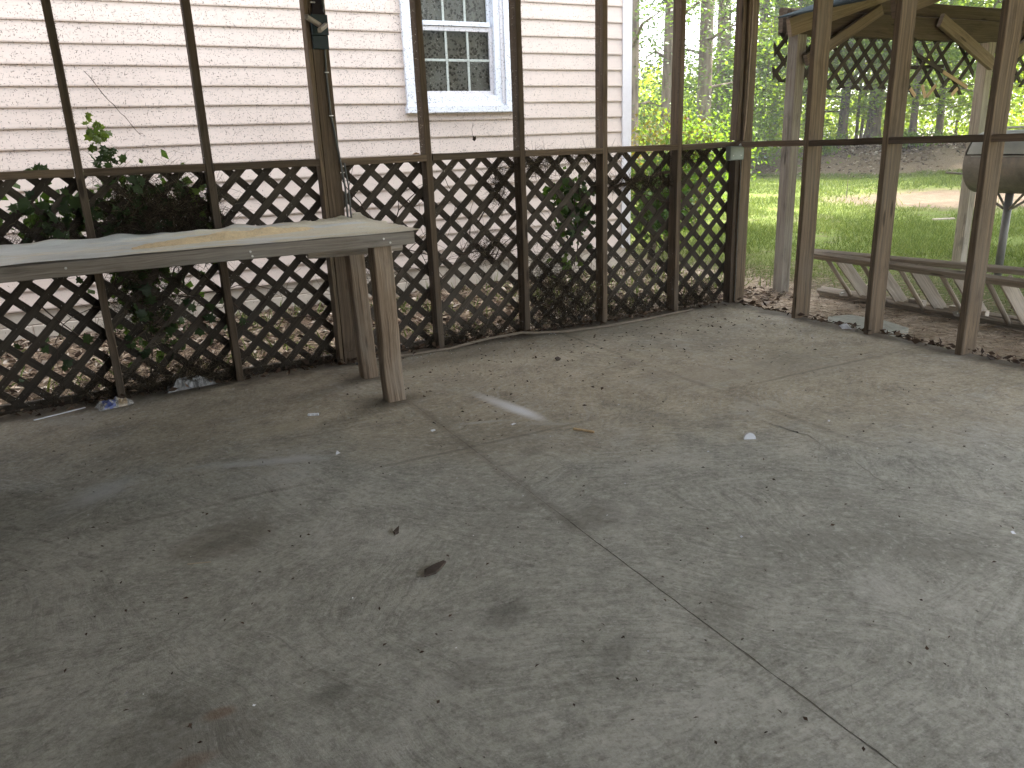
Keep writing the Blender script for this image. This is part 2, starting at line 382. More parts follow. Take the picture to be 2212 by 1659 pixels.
    for coord, at, wd, amt in ((x, 2.60, .024, .34), (y, 2.80, .016, .36), (x, 1.222, .035, .28)):
        dl = t.math('ABSOLUTE', t.math('ADD', t.math('SUBTRACT', coord, at), wob))
        c = t.mix(t.math('MULTIPLY', t.ss(dl, wd*.3, wd, 1, 0), t.math('MULTIPLY', t.ss(n1, .35, .6), amt)), c, (.095, .082, .066))
    # grime along the foot of the walls
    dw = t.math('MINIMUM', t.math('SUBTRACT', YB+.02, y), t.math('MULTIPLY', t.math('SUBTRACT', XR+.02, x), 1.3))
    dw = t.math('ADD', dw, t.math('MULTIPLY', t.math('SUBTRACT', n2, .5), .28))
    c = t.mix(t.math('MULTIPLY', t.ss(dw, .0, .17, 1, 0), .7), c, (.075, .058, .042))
    h = t.math('ADD', t.math('MULTIPLY', sw, .6), t.math('ADD', t.math('MULTIPLY', n3, .3), t.math('MULTIPLY', n4, .25)))
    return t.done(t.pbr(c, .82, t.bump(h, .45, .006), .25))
M_FLOOR = m_floor()
M_STEEL = plain('galvanised_steel', (.5, .5, .49), .4, .15, 40, .1, metal=.8)
M_JOINT = plain('joint_dirt', (.19, .18, .155), .95, .4, 60)
floor_root = tag(bpy.data.objects.new('concrete_floor', None), kind='structure'); COL.objects.link(floor_root)
def slab_panel(x0, x1, y0, y1, jag):
    def edge(a, b, nse, n):
        out = []
        for i in range(n):
            t = i/n; q = Vector(a).lerp(Vector(b), t)
            j = jag*mnoise.noise((q.x*14+nse, q.y*14, nse))+jag*.6*mnoise.noise((q.x*60, q.y*60, nse))
            if i == 0: j = 0
            nrm = Vector((b[1]-a[1], a[0]-b[0])).normalized(); out.append((q.x+nrm.x*j, q.y+nrm.y*j))
        return out
    L = [((x0, y0), (x1, y0)), ((x1, y0), (x1, y1)), ((x1, y1), (x0, y1)), ((x0, y1), (x0, y0))]
    poly = []
    for i, (a, b) in enumerate(L): poly += edge(a, b, i*3.3+x0, max(2, int(math.dist(a, b)/.02)))
    n = len(poly); mb = MB()
    cx, cy = (x0+x1)/2, (y0+y1)/2
    for ins, z in ((.0014, 0), (0, -.0016), (0, GZ+.004)):
        for q in poly:
            mb.v.append((q[0]+(ins if q[0] < cx else -ins)*(min(abs(q[0]-x0), abs(q[0]-x1)) < .03), q[1]+(ins if q[1] < cy else -ins)*(min(abs(q[1]-y0), abs(q[1]-y1)) < .03), z))
    mb.face(range(n), [(0, 0)]*n)
    for k in range(2):
        for i in range(n):
            j = (i+1) % n; mb.face((k*n+i, (k+1)*n+i, (k+1)*n+j, k*n+j), [(0, 0)]*4)
    return mb.build('slab_panel', M_FLOOR, floor_root)
g = .0009
slab_panel(-4.2, 1.222-g, -3.8, 4.50, .003)
slab_panel(1.222+g, 4.215, -3.8, 4.50, .003)
jb = MB(); jb.box(1.2, 1.245, -3.8, 2.0, GZ+.006, -.0016); jb.build('joint_filler', M_JOINT, floor_root)
jb = MB(); jb.box(1.2, 1.245, 2.003, 4.49, GZ+.006, -.0007); jb.build('joint_filler', M_FLOOR, floor_root)
def crack(pts, w0, seed):
    r = random.Random(seed); mb = MB(); P = []
    for (a, b) in zip(pts[:-1], pts[1:]):
        n = max(3, int(math.dist(a, b)/.02))
        for i in range(n):
            t = i/n; P.append((a[0]+(b[0]-a[0])*t+r.uniform(-.006, .006), a[1]+(b[1]-a[1])*t+r.uniform(-.006, .006)))
    P.append(pts[-1])
    for i, (x, y) in enumerate(P):
        w_ = w0*r.uniform(.25, 1)*math.sin(math.pi*(i+.6)/(len(P)+.2)); mb.v += [(x-w_/2, y-w_*.2, .0012), (x+w_/2, y+w_*.2, .0012)]
    for i in range(len(P)-1): mb.face((2*i, 2*i+1, 2*i+3, 2*i+2), [(0, 0)]*4)
    return mb.build('crack', M_JOINT, floor_root, fix=False)
crack([(2.455, 2.40), (2.468, 2.224), (2.486, 2.128), (2.42, 1.97)], .008, 1)
crack([(2.409, 1.936), (2.418, 1.857), (2.36, 1.72), (2.33, 1.60)], .005, 2)
crack([(1.42, 1.0), (1.36, .985), (1.294, .948), (1.26, .90)], .004, 3)
crack([(2.10, 1.42), (2.06, 1.30), (2.07, 1.18)], .003, 4)

# ------------------------------------------------------------------ porch roof, overhang widened for shade, and added panels that block light (out of frame)
M_ROOF = plain('roof_underside', (.16, .15, .135), .7, .3, 6)
mb = MB(); mb.box(-4.4, 5.48, -1.9, 4.58, 2.50, 2.53); tag(mb.build('roof', M_ROOF), kind='structure')
mb = MB(); mb.box(-.66, -.58, .95, 3.42, .0, 2.2); mb.box(-3.0, -2.9, -1.75, 4.3, 0, 2.49); mb.box(-2.89, .9, -1.85, -1.76, 0, 2.49); tag(mb.build('shade_panels', M_SHELD), kind='structure')  # unseen panels added at the left and behind to darken the floor

# ------------------------------------------------------------------ house behind
def m_siding():
    t = NT('pale_siding'); p = t.pos(); n = t.noise(t.map(p, (2, 1, 60)), 1, 4, .6); n2 = t.noise(p, 1.2, 4)
    n3 = t.noise(t.map(p, (18, 1, 18)), 1, 5, .7)
    c = t.ramp(t.math('ADD', t.math('MULTIPLY', n, .35), t.math('MULTIPLY', n2, .65)), [(.3, (.515, .435, .380)), (.7, (.605, .518, .455))])
    c = t.mix(t.math('MULTIPLY', t.ss(n3, .52, .66), .22), c, (.36, .32, .29))
    return t.done(t.pbr(c, .55, t.bump(n, .12, .002), .35))
M_SIDE = m_siding()
M_TRIM = plain('white_trim', (.66, .69, .74), .5, .07, 40, .05)
M_CTRIM = plain('corner_trim_grey', (.60, .585, .60), .5, .07, 25, .05)
M_MUNT = plain('muntin_grey_green', (.36, .39, .355), .5, .1, 20, .03)
M_BLOCK = plain('foundation_block', (.46, .41, .34), .9, .2, 14, .3)
house = thing('house', 'house with pale pinkish lap siding and a white framed window behind the lattice', 'house')
YH = 7.0
WX0, WX1, WZ0, WZ1 = 2.70, 3.62, 1.60, 3.03
def siding(x0, x1, z0, z1):
    b = MB(); h = z1-z0
    prof = [(0.0, 0), (-.020, .0), (-.022, .010), (-.004, h-.001), (0.010, h-.001), (.010, 0)]
    r = random.Random(int(x0*31+z0*977)); nx = max(1, int((x1-x0)/.35)); k = len(prof)
    for i in range(nx+1):
        x = x0+(x1-x0)*i/nx; dz = r.uniform(-.002, .002); dy = r.uniform(-.0015, .0015)
        for (yy, zz) in prof: b.v.append((x, YH+yy+dy, z0+zz+(dz if zz < h*.5 else 0)))
    for i in range(nx):
        for j in range(k):
            a = i*k; b.face((a+j, a+k+j, a+k+(j+1) % k, a+(j+1) % k), [(0, 0)]*4)
    b.face(range(k), [(0, 0)]*k); b.face([nx*k+j for j in reversed(range(k))], [(0, 0)]*k)
    b.build('siding_board', M_SIDE, house)
P_ = .1483
for i in range(-10, 32):
    z0 = 1.603+P_*i; z1 = z0+P_+.004
    if z1 > WZ0+.02 and z0 < WZ1-.02: siding(-3.2, WX0-.01, z0, z1); siding(WX1+.01, 4.972, z0, z1)
    else: siding(-3.2, 4.972, z0, z1)
b = MB(); b.box(4.968, 5.080, YH-.030, YH+.09, .105, 6.35); b.build('corner_trim', M_CTRIM, house)
b = MB(); b.box(-3.2, WX0-.02, YH+.012, YH+.1, -.4, 6.3); b.box(WX1+.02, 5.05, YH+.012, YH+.1, -.4, 6.3)
b.box(WX0-.019, WX1+.019, YH+.012, YH+.1, -.4, WZ0-.02); b.box(WX0-.019, WX1+.019, YH+.012, YH+.1, WZ1+.02, 3.52)
b.box(5.0, 5.07, YH+.102, YH+6, -.4, 6.3); b.box(-3.2, 4.99, YH+6.01, YH+6.1, -.4, 6.3); b.box(-3.3, -3.21, YH+.1, YH+6, -.4, 6.3)
b.build('wall', M_SIDE, house)
b = MB(); b.box(-3.6, 5.5, YH-.35, YH+6.4, 6.36, 6.46); b.build('eave', M_TRIM, house)
# foundation blocks in two visible courses
for row, z0 in enumerate((-.315, -.109, .002)):
    x = -3.2-.2*(row % 2)
    hh = .195 if row == 0 else (.106 if row == 1 else .112)
    while x < 5.03:
        x1 = min(x+.40, 5.045); b = MB(); b.box(max(x, -3.2), x1-.009, YH+.004+rng.uniform(-.003, .003), YH+.05+.02, z0, z0+hh, .006); b.build('foundation_block', M_BLOCK, house); x = x1
b = MB(); b.box(-3.2, 5.04, YH+.03, YH+.06, -.35, .115); b.build('foundation_mortar', M_BLOCK, house)
# window
win = link('window', MB().box(WX0-.018, WX1+.018, YH-.018, YH+.010, WZ0-.085, WZ0-.008).mesh('window'), M_TRIM, house)   # apron under the sill
def wp(name, mat, *boxes):
    b = MB()
    for q in boxes: b.box(*q)
    return b.build(name, mat, win)
wp('casing', M_TRIM, (2.612, 2.705, YH-.05, YH+.02, 1.578, 3.10), (3.613, 3.708, YH-.05, YH+.02, 1.578, 3.10), (2.706, 3.612, YH-.05, YH+.02, 3.01, 3.10))
wp('sill', M_TRIM, (2.600, 3.720, YH-.075, YH+.02, 1.520, 1.577))
wp('frame', M_TRIM, (2.706, 2.80, YH-.02, YH+.09, 1.578, 3.008), (3.520, 3.612, YH-.02, YH+.09, 1.578, 3.008), (2.801, 3.519, YH-.02, YH+.09, 1.578, 1.668), (2.801, 3.519, YH-.02, YH+.09, 2.93, 3.008))
wp('jamb_bead', M_CTRIM, (2.706, 2.735, YH-.032, YH-.021, 1.60, 3.0)); wp('jamb_bead', M_CTRIM, (3.580, 3.611, YH-.032, YH-.021, 1.60, 3.0))
wp('lower_sash', M_CTRIM, (2.802, 2.832, YH+.02, YH+.05, 1.669, 2.262), (3.486, 3.518, YH+.02, YH+.05, 1.669, 2.262), (2.833, 3.485, YH+.02, YH+.05, 1.669, 1.712), (2.833, 3.485, YH+.02, YH+.05, 2.222, 2.262))
wp('upper_sash', M_TRIM, (2.802, 2.828, YH+.052, YH+.08, 2.255, 2.93), (3.490, 3.518, YH+.052, YH+.08, 2.255, 2.93), (2.829, 3.489, YH+.0, YH+.08, 2.264, 2.302), (2.829, 3.489, YH+.052, YH+.08, 2.89, 2.93))
for zz0, zz1, yy in ((1.713, 2.221, .028), (2.303, 2.889, .060)):
    for xm in (3.052, 3.268): wp('muntin', M_MUNT, (xm-.011, xm+.011, YH+yy, YH+yy+.010, zz0, zz1))
    zm = (zz0+zz1)/2+.01
    for a_, b_ in ((2.833, 3.040), (3.064, 3.256), (3.280, 3.485)): wp('muntin', M_MUNT, (a_, b_, YH+yy, YH+yy+.010, zm-.011, zm+.011))
def m_pane():
    t = NT('window_glass'); gl = t.n('ShaderNodeBsdfGlossy'); t.set(gl.inputs['Color'], (.85, .9, .95)); t.set(gl.inputs['Roughness'], .08)
    tr = t.n('ShaderNodeBsdfTransparent'); t.set(tr.inputs[0], (.72, .74, .72))
    mx = t.n('ShaderNodeMixShader'); fr = t.n('ShaderNodeFresnel'); t.set(fr.inputs[0], 1.22)
    t.set(mx.inputs[0], fr.outputs[0]); t.set(mx.inputs[1], tr.outputs[0]); t.set(mx.inputs[2], gl.outputs[0]); return t.done(mx.outputs[0])
M_PANE = m_pane()
wp('pane', M_PANE, (2.833, 3.485, YH+.0405, YH+.0445, 1.713, 2.221)); wp('pane', M_PANE, (2.829, 3.489, YH+.0725, YH+.0765, 2.303, 2.889))
def m_curt():
    t = NT('mottled_curtain'); p = t.pos(); pw = t.vmath('ADD', p, t.vmath('MULTIPLY', t.noise(p, 25, 3, .6, 0, True), (.03, .03, .03)))
    v = t.voro(pw, 32); n = t.noise(p, 9, 4); fold = t.noise(t.map(p, (14, 1, .6)), 1, 2)
    f = t.math('MULTIPLY', t.ss(v, .34, .50, 1, 0), t.ss(n, .36, .48))
    c = t.mix(f, t.ramp(fold, [(.3, (.40, .35, .31)), (.7, (.56, .50, .45))]), (.17, .143, .122))
    return t.done(t.pbr(c, .95, None, .1))
b = MB(); nx = 24
for i in range(nx+1):
    x = 2.78+.76*i/nx; yy = YH+.105+.010*math.sin(i*1.9)+.006*math.sin(i*.8)
    b.v += [(x, yy, 1.62), (x, yy, 2.96)]
for i in range(nx): b.face((2*i, 2*i+2, 2*i+3, 2*i+1), [(0, 0)]*4)
b.build('curtain', m_curt(), win, smooth=True, fix=False)
b = MB(); b.box(2.70, 3.62, YH+.16, YH+.18, 1.58, 3.02); b.build('dark_room_backing', plain('dark_interior', (.03, .028, .026)), win)

# ------------------------------------------------------------------ screened wall frames
ZR, ZT = 1.1756, 2.44
back = thing('back_wall_frame', 'brown stud frame of the screened back wall along the house side', 'wall frame')
SX = [-.662, -.052, .548, 1.772, 2.393, 3.008, 3.631]
leans = {-.052: (0, .0), 1.772: (-.012, 0)}
for i, x in enumerate(SX):
    lx = leans.get(x, (0, 0))
    b = MB(); b.bar((x, YB+.0445, .001), (x+lx[0], YB+.0445, ZT), .038, .089, (0, 1, 0), seg=9, jit=.0016, seed=i+1)
    b.build('stud', M_STUD, back)
# post S3: a 4x4 with a nailed cleat on its left
b = MB(); b.bar((1.192, YB+.053, .001), (1.196, YB+.053, ZT), .089, .089, (0, 1, 0), seg=8, jit=.002, seed=55); b.build('post', M_STUD, back)
b = MB(); b.bar((1.134, YB+.05, .001), (1.137, YB+.05, ZT), .022, .085, (0, 1, 0), seg=8, jit=.0015, seed=56); b.build('cleat', M_STUD2, back)
edges_ = [-1.3]+[-.662, -.052, .548, (1.12, 1.24), 1.772, 2.393, 3.008, 3.631]
def rail_seg(xa, xb, k):
    dz = rng.uniform(-.004, .004); b = MB()
    b.bar((xa, YB+.035, ZR-.018+dz), (xb, YB+.035, ZR-.018+rng.uniform(-.004, .004)), .070, .038, (0, 0, 1), seg=4, jit=.0012, seed=70+k); b.build('rail', M_STUD, back)
prev = -1.3
for k, e in enumerate(edges_[1:]):
    lo_, hi_ = (e if isinstance(e, tuple) else (e-.0205, e+.0205)); rail_seg(prev, lo_, k); prev = hi_
rail_seg(prev, XR+.02, 20)
b = MB(); b.box(-1.4, XR+.05, YB, YB+.089, ZT+.002, ZT+.05); b.build('top_plate', M_STUD, back)

right = thing('right_wall_frame', 'brown stud frame of the screened right wall facing the lawn', 'wall frame')
SY = [3.765, 3.18, 2.576, 1.97]
for i, y in enumerate(SY):
    b = MB(); b.bar((XR+.067, y, .001), (XR+.067, y+.004, ZT), .038, .134, (1, 0, 0), seg=9, jit=.0016, seed=30+i); b.build('stud', M_STUD2, right)
ys = [YB+.0, 3.765, 3.18, 2.576, 1.97]
for k in range(4):
    ya, yb = ys[k]-(.0205 if k else .003), ys[k+1]+.0205
    b = MB(); b.bar((XR+.04, ya, ZR-.018+rng.uniform(-.003, .003)), (XR+.04, yb, ZR-.018), .075, .038, (0, 0, 1), seg=4, jit=.0012, seed=90+k); b.build('rail', M_STUD, right)
b = MB(); b.box(XR, XR+.089, 1.2, YB-.003, ZT+.002, ZT+.05); b.build('top_plate', M_STUD, right)
cpost = thing('corner_post', 'square brown corner post where the two screened walls meet, with a grey box on it', 'post')
b = MB(); b.bar((XR+.108, YB+.035, GZ), (XR+.112, YB+.035, 2.49), .089, .089, (0, 1, 0), seg=9, jit=.0018, seed=44); b.build('shaft', M_STUD2, cpost)
b = MB(); b.bar((XR+.040, YB+.045, .001), (XR+.040, YB+.045, ZR-.05), .036, .07, (0, 1, 0), seg=6, jit=.0018, seed=45); b.build('cleat', M_STUD, cpost)
b = MB(); b.bar((XR+.040, YB+.045, ZR+.012), (XR+.043, YB+.045, 2.43), .036, .07, (0, 1, 0), seg=6, jit=.0018, seed=46); b.build('cleat', M_STUD, cpost)

# ------------------------------------------------------------------ lattice
def clip(poly, x0, x1, z0, z1):
    for ax, lim, sg in ((0, x0, 1), (0, x1, -1), (1, z0, 1), (1, z1, -1)):
        out = []
        for i in range(len(poly)):
            a, b = poly[i], poly[(i+1) % len(poly)]; da, db = sg*(a[ax]-lim), sg*(b[ax]-lim)
            if da >= 0: out.append(a)
            if (da >= 0) != (db >= 0):
                t = da/(da-db); out.append((a[0]+(b[0]-a[0])*t, a[1]+(b[1]-a[1])*t))
        poly = out
        if len(poly) < 3: return None
    return poly
def lattice(root, x0, x1, z0, z1, px, pz, hx, hz, y, mat, th=.007, wd=.039, skip=None, seed=0, name='slat', ends=None):
    r = random.Random(seed); L = math.hypot(px, pz); n_made = 0
    for layer, sg in ((0, 1), (1, -1)):
        d = (px/L, sg*pz/L); nrm = (-d[1], d[0])
        k0 = int((x0-hx)/px)-14; k1 = int((x1-hx)/px)+14
        for k in range(k0, k1):
            cx = hx+px*(k+.5); cz = hz                       # slat lines run midway between hole centres
            jx = r.uniform(-.004, .004)
            pl = [(cx+jx+d[0]*s_*3+nrm[0]*w_*wd/2, cz+d[1]*s_*3+nrm[1]*w_*wd/2) for s_, w_ in ((-1, -1), (1, -1), (1, 1), (-1, 1))]
            zz0, zz1 = z0, z1
            if skip:
                q = skip(layer, k, r)
                if q is None: continue
                zz0, zz1 = q
            pl = clip(pl, x0, x1, zz0, zz1)
            if not pl or abs(sum(pl[i][0]*pl[(i+1) % len(pl)][1]-pl[(i+1) % len(pl)][0]*pl[i][1] for i in range(len(pl))))/2 < .0006: continue
            yo = y+layer*(th+.0015); b = MB(); b.prism(pl, lambda a, c, h: (a, yo+h, c), th, d); b.build(name, mat, root); n_made += 1
    return n_made
la = thing('lattice_panel', 'dark lattice panel behind the workbench, grown over with ivy at its left', 'lattice')
lattice(la, -1.25, 1.772, .012, 1.15, .151, .152, .905, 1.103, YB+.094, M_LAT, seed=3)
lb = thing('lattice_panel', 'dark wide lattice panel right of the workbench, tangled with dead vine', 'lattice')
lattice(lb, 1.776, 3.629, .012, 1.15, .152, .151, 2.607, 1.080, YB+.094, M_LAT, seed=4)
lc = thing('lattice_panel', 'narrow lattice panel beside the corner post, under the junction box', 'lattice')
lattice(lc, 3.633, XR+.055, .012, 1.15, .150, .150, 4.004, .940, YB+.094, M_LAT, seed=5)
kick = link('bottom_board', MB().bar((-1.25, YB+.135, -.02), (2.0, YB+.135, -.015), .03, .11, (0, 0, 1), seg=6, jit=.002, seed=9).mesh('bottom_board'), M_LAT, la)

# ------------------------------------------------------------------ insect screen: lint and dust caught in the netting (the wires are finer than a pixel)
def m_lint():
    t = NT('screen_lint'); r = t.attr('rnd'); c = t.ramp(r, [(.0, (.05, .045, .04)), (.55, (.16, .145, .13)), (.8, (.30, .28, .25)), (1, (.62, .60, .57))])
    return t.done(t.pbr(c, .95, None, .05))
M_LINT = m_lint()
scr = thing('insect_screen', 'dusty insect screening stretched between the studs, speckled with lint', 'insect screen')
def lint(axis, a0, a1, z0, z1, n, big=0):
    u = nrg.uniform(a0, a1, n); z = nrg.uniform(z0, z1, n)
    P = np.stack([u, np.full(n, YB+.012), z], 1) if axis == 'x' else np.stack([np.full(n, XR+.012), u, z], 1)
    ang = np.where(nrg.random(n) < .6, nrg.integers(0, 2, n)*np.pi/2+nrg.normal(0, .25, n), nrg.uniform(0, 6.28, n))
    D = np.stack([np.cos(ang), np.zeros(n), np.sin(ang)], 1) if axis == 'x' else np.stack([np.zeros(n), np.cos(ang), np.sin(ang)], 1)
    N = np.array([[0, 1, 0]] if axis == 'x' else [[1, 0, 0]])+nrg.normal(0, .15, (n, 3))
    L = nrg.gamma(3, .0022, n)+.002; W = nrg.uniform(.0014, .0030, n)
    V, F = cards(P, D, N, L, W)
    tag(link('lint', array_mesh('lint', V, F, M_LINT, nrg.random(n)**.8), None, scr), kind='stuff')
bays = [(-.66, -.052), (-.052, .548), (.548, 1.125), (1.24, 1.772), (1.772, 2.393), (2.393, 3.008), (3.008, 3.631)]
for a, b_ in bays[:6]: lint('x', a+.02, b_-.02, ZR, 2.3, 4200 if b_ < 2.5 else 2400)
for a, b_ in ((2.393, 3.008), (3.008, 3.631)): lint('x', a+.02, b_-.02, .02, .5, 500)
for a, b_ in bays[:5]: lint('x', a+.02, b_-.02, .02, ZR-.03, 350)
# frayed fuzz along stud edges
for x in (-.03, -.072, 1.75, 1.793, 2.37, 2.414, 3.61, 3.652):
    n = 260; P = np.stack([x+nrg.normal(0, .003, n), np.full(n, YB+.01), nrg.uniform(ZR, 2.3, n)], 1)
    V, F = strips(P, nrg.normal(size=(n, 3))*np.array([1, .3, .6]), nrg.uniform(.004, .012, n), np.full(n, .0022), .3, 1)
    tag(link('lint', array_mesh('lint', V, F, M_LINT, nrg.random(len(F))*.3), None, scr), kind='stuff')
# bits of dead vine hanging in the screen
tw = MB(); x, z = .155, 1.63
pts = [(.05, YB+.008, 1.62)]
for i in range(14): pts.append((pts[-1][0]+.014+rng.uniform(-.004, .004), YB+.008+rng.uniform(-.003, .003), pts[-1][2]-.021+rng.uniform(-.006, .006)))
tw.tube(pts, [.0012+.0010*rng.random() for _ in pts], 4)
tw.tube([(2.06, YB+.008, 1.275), (2.055, YB+.006, 1.31), (2.065, YB+.004, 1.345)], .0012, 4)
tw.build('dead_tendril', plain('dead_tendril', (.05, .03, .025)), scr)

b = MB(); b.prism([(-.013, -.012), (.0, -.020), (.014, -.008), (.013, .010), (.002, .006), (-.010, .014)], lambda a, c, h: (2.068+a, YB+.004+h+a*.3, 1.262+c), .002); b.build('dead_leaf', plain('dark_dead_leaf', (.03, .02, .014), .9), scr)
# ------------------------------------------------------------------ foliage materials
def m_leaf(name, dark, mid, light, trans=.35, rough=.5, spec=.25):
    t = NT(name); r = t.attr('rnd'); p = t.pos()
    n = t.noise(p, .35, 3); f = t.math('ADD', t.math('MULTIPLY', r, .65), t.math('MULTIPLY', n, .4))
    c = t.ramp(f, [(.15, dark), (.5, mid), (.9, light)])
    d = t.pbr(c, rough, None, spec); tr = t.n('ShaderNodeBsdfTranslucent'); t.set(tr.inputs[0], t.mix(1, c, (1.5, 1.6, .45), 'MULTIPLY'))
    mx = t.n('ShaderNodeMixShader'); t.set(mx.inputs[0], trans); t.set(mx.inputs[1], d); t.set(mx.inputs[2], tr.outputs[0])
    return t.done(mx.outputs[0])
M_LF_MID = m_leaf('leaf_mid_green', (.07, .125, .028), (.12, .185, .04), (.17, .24, .055), .6)
M_LF_LIME = m_leaf('leaf_lime', (.10, .15, .02), (.155, .21, .03), (.21, .25, .038), .65)
M_LF_DARK = m_leaf('leaf_dark', (.035, .07, .022), (.06, .11, .03), (.095, .15, .038), .45)
M_NEEDLE = m_leaf('pine_needles', (.04, .07, .03), (.065, .105, .042), (.10, .145, .055), .4)
M_RED = m_leaf('reddish_shrub', (.05, .075, .02), (.09, .10, .03), (.16, .09, .03), .4)
def m_bark(name, a, b):
    t = NT(name); p = t.co('Object'); n = t.noise(t.map(p, (9, 9, 1.6)), 1, 5, .7); v = t.voro(t.map(p, (9, 9, 2)), 1)
    c = t.ramp(t.math('ADD', t.math('MULTIPLY', n, .6), t.math('MULTIPLY', v, .4)), [(.3, a), (.65, b)])
    return t.done(t.pbr(c, .95, t.bump(n, .9, .05), .1))
M_PBARK = m_bark('pine_bark', (.075, .06, .05), (.20, .165, .14)); M_HBARK = m_bark('hardwood_bark', (.06, .048, .036), (.17, .14, .11))

def polar(az, d): a = R(az); return d*math.sin(a), d*math.cos(a)
def tree(name, label, cat, az, d, h, rad, clumps, nleaf, leafm, barkm, group=None, leafsize=(.10, .17), seed=0, lean=(0, 0), low=.25, spread=3., pine=False):
    r = random.Random(seed); rg = np.random.default_rng(seed)
    x, y = polar(az, d); z = float(ground_z(np.array(x), np.array(y)))-.1
    root = thing(name, label, cat, group)
    b = MB(); n = 12; pts = []; rs = []
    for i in range(n+1):
        t = i/n; pts.append((x+lean[0]*h*t+.10*math.sin(t*5+seed)*t*2, y+lean[1]*h*t+.10*math.cos(t*4+seed)*t*2, z+h*t))
        rs.append(rad*(1.35-.35*min(1, t*12))*(1-.8*t**1.2)*(1 if i else 1.25))
    b.tube(pts, rs, 10)
    C = []
    for i in range(clumps):
        t = low+(1-low)*((i+r.random()*.8)/clumps); k = min(n-1, int(t*n)); base = Vector(pts[k]).lerp(Vector(pts[k+1]), t*n-k)
        a = i*2.4+r.uniform(-.6, .6); ln = spread*(1-.55*t)*r.uniform(.45, 1.1)
        if pine: ln *= .7
        rise = r.uniform(-.10, .35)*ln
        tip = base+Vector((math.cos(a)*ln, math.sin(a)*ln, rise)); mid = base.lerp(tip, .5)+Vector((r.uniform(-.2, .2), r.uniform(-.2, .2), r.uniform(.0, .25)))
        b.tube([base, mid, tip], [max(.012, rad*.28*(1-t*.6)), rad*.16, .008], 5, False)
        for q in (.45, .75, 1.0):
            cpt = base.lerp(tip, q)+Vector((r.uniform(-.3, .3), r.uniform(-.3, .3), r.uniform(-.1, .25)))*spread*.12
            C.append((cpt.x, cpt.y, cpt.z, spread*r.uniform(.15, .30)))
    b.build('trunk', barkm, root, smooth=True, fix=False)
    C = np.array(C); idx = rg.integers(0, len(C), nleaf); g_ = rg.normal(size=(nleaf, 3))
    P = C[idx, :3]+g_*C[idx, 3:4]*np.array([1, 1, .38]); P[:, 2] -= .10*np.hypot(g_[:, 0], g_[:, 1])*C[idx, 3]
    D = rg.normal(size=(nleaf, 3))*np.array([1, 1, .45]); N = rg.normal(size=(nleaf, 3))*.55+np.array([0, 0, 1])
    Ls = rg.uniform(*leafsize, nleaf); Wd = Ls*(rg.uniform(.35, .55, nleaf) if pine else rg.uniform(.5, .75, nleaf))
    V, F = cards(P, D, N, Ls, Wd, .06)
    link('crown', array_mesh('crown', V, F, leafm, np.clip(rg.normal(.5, .22, nleaf)+.15*np.sin(idx*12.9), 0, 1)), None, root)
    return root

# ------------------------------------------------------------------ woods
tree('pine_tree', 'tall pine trunk half hidden by the corner trim of the house', 'pine tree', 35.95, 24, 19, .27, 26, 10000, M_NEEDLE, M_PBARK, 'tall pines at the left of the woods', (.10, .18), 1, (0, .004), .12, 3.4, True)
tree('pine_tree', 'tall bare pine trunk standing just right of the house corner', 'pine tree', 38.45, 25, 20, .235, 24, 8000, M_NEEDLE, M_PBARK, 'tall pines at the left of the woods', (.10, .18), 2, (.012, -.006), .14, 3.4, True)
tree('pine_tree', 'tall pine trunk with a curved dead branch, second right of the house corner', 'pine tree', 40.9, 27, 20, .25, 24, 9000, M_NEEDLE, M_PBARK, 'tall pines at the left of the woods', (.10, .18), 3, (.006, -.003), .14, 3.6, True)
tree('pine_tree', 'ivy flecked pine trunk left beside the corner post', 'pine tree', 42.2, 30, 19, .28, 26, 9000, M_NEEDLE, M_PBARK, 'tall pines at the left of the woods', (.10, .18), 4, (-.004, .003), .10, 3.8, True)
tree('pine_tree', 'slim pine seen between the corner post and the shelter post', 'pine tree', 44.6, 33, 18, .19, 24, 8000, M_NEEDLE, M_PBARK, 'tall pines at the left of the woods', (.10, .18), 5, (0, 0), .12, 3.4, True)
tree('pine_tree', 'reddish pine trunk close behind the slim pine', 'pine tree', 45.4, 36, 18, .20, 24, 8000, M_NEEDLE, M_PBARK, 'tall pines at the left of the woods', (.10, .18), 6, (.003, 0), .12, 3.4, True)
hw = [(41.8, 31, 4.0, .06, 14, 2600, 'LF_MID', 2.2, 'leafy green sapling in front of the pine trunks'),
      (43.4, 29, 4.2, .07, 14, 2800, 'LF_MID', 2.3, 'bushy mid green sapling left of the corner post'),
      (44.9, 30.5, 4.8, .08, 15, 3600, 'LF_LIME', 2.5, 'bushy lime green sapling between the corner post and shelter post'),
      (46.6, 33, 8.0, .13, 18, 6000, 'LF_MID', 3.2, 'dark green broadleaf tree behind the left shelter post'),
      (48.4, 34.5, 9.8, .17, 20, 7600, 'LF_LIME', 3.6, 'lime green broadleaf with a grey trunk right of the left shelter post'),
      (49.8, 35, 10.4, .19, 20, 7600, 'LF_MID', 3.6, 'broadleaf with a stout dark trunk under the lattice valance'),
      (51.6, 36, 10.8, .29, 20, 7600, 'LF_LIME', 3.6, 'broadleaf with the thickest trunk, left of the second right wall stud'),
      (53.9, 33, 9.5, .13, 20, 7600, 'LF_MID', 3.6, 'broadleaf with a clear straight trunk between the two right wall studs'),
      (55.4, 36, 9.5, .14, 20, 7600, 'LF_MID', 3.6, 'mid green broadleaf tree behind the right shelter post'),
      (57.6, 33, 9.0, .14, 20, 8200, 'LF_LIME', 3.8, 'bright green broadleaf above the barrel grill'),
      (60.3, 34, 9.6, .15, 20, 8200, 'LF_MID', 4.0, 'bright green broadleaf at the right edge behind the grill')]
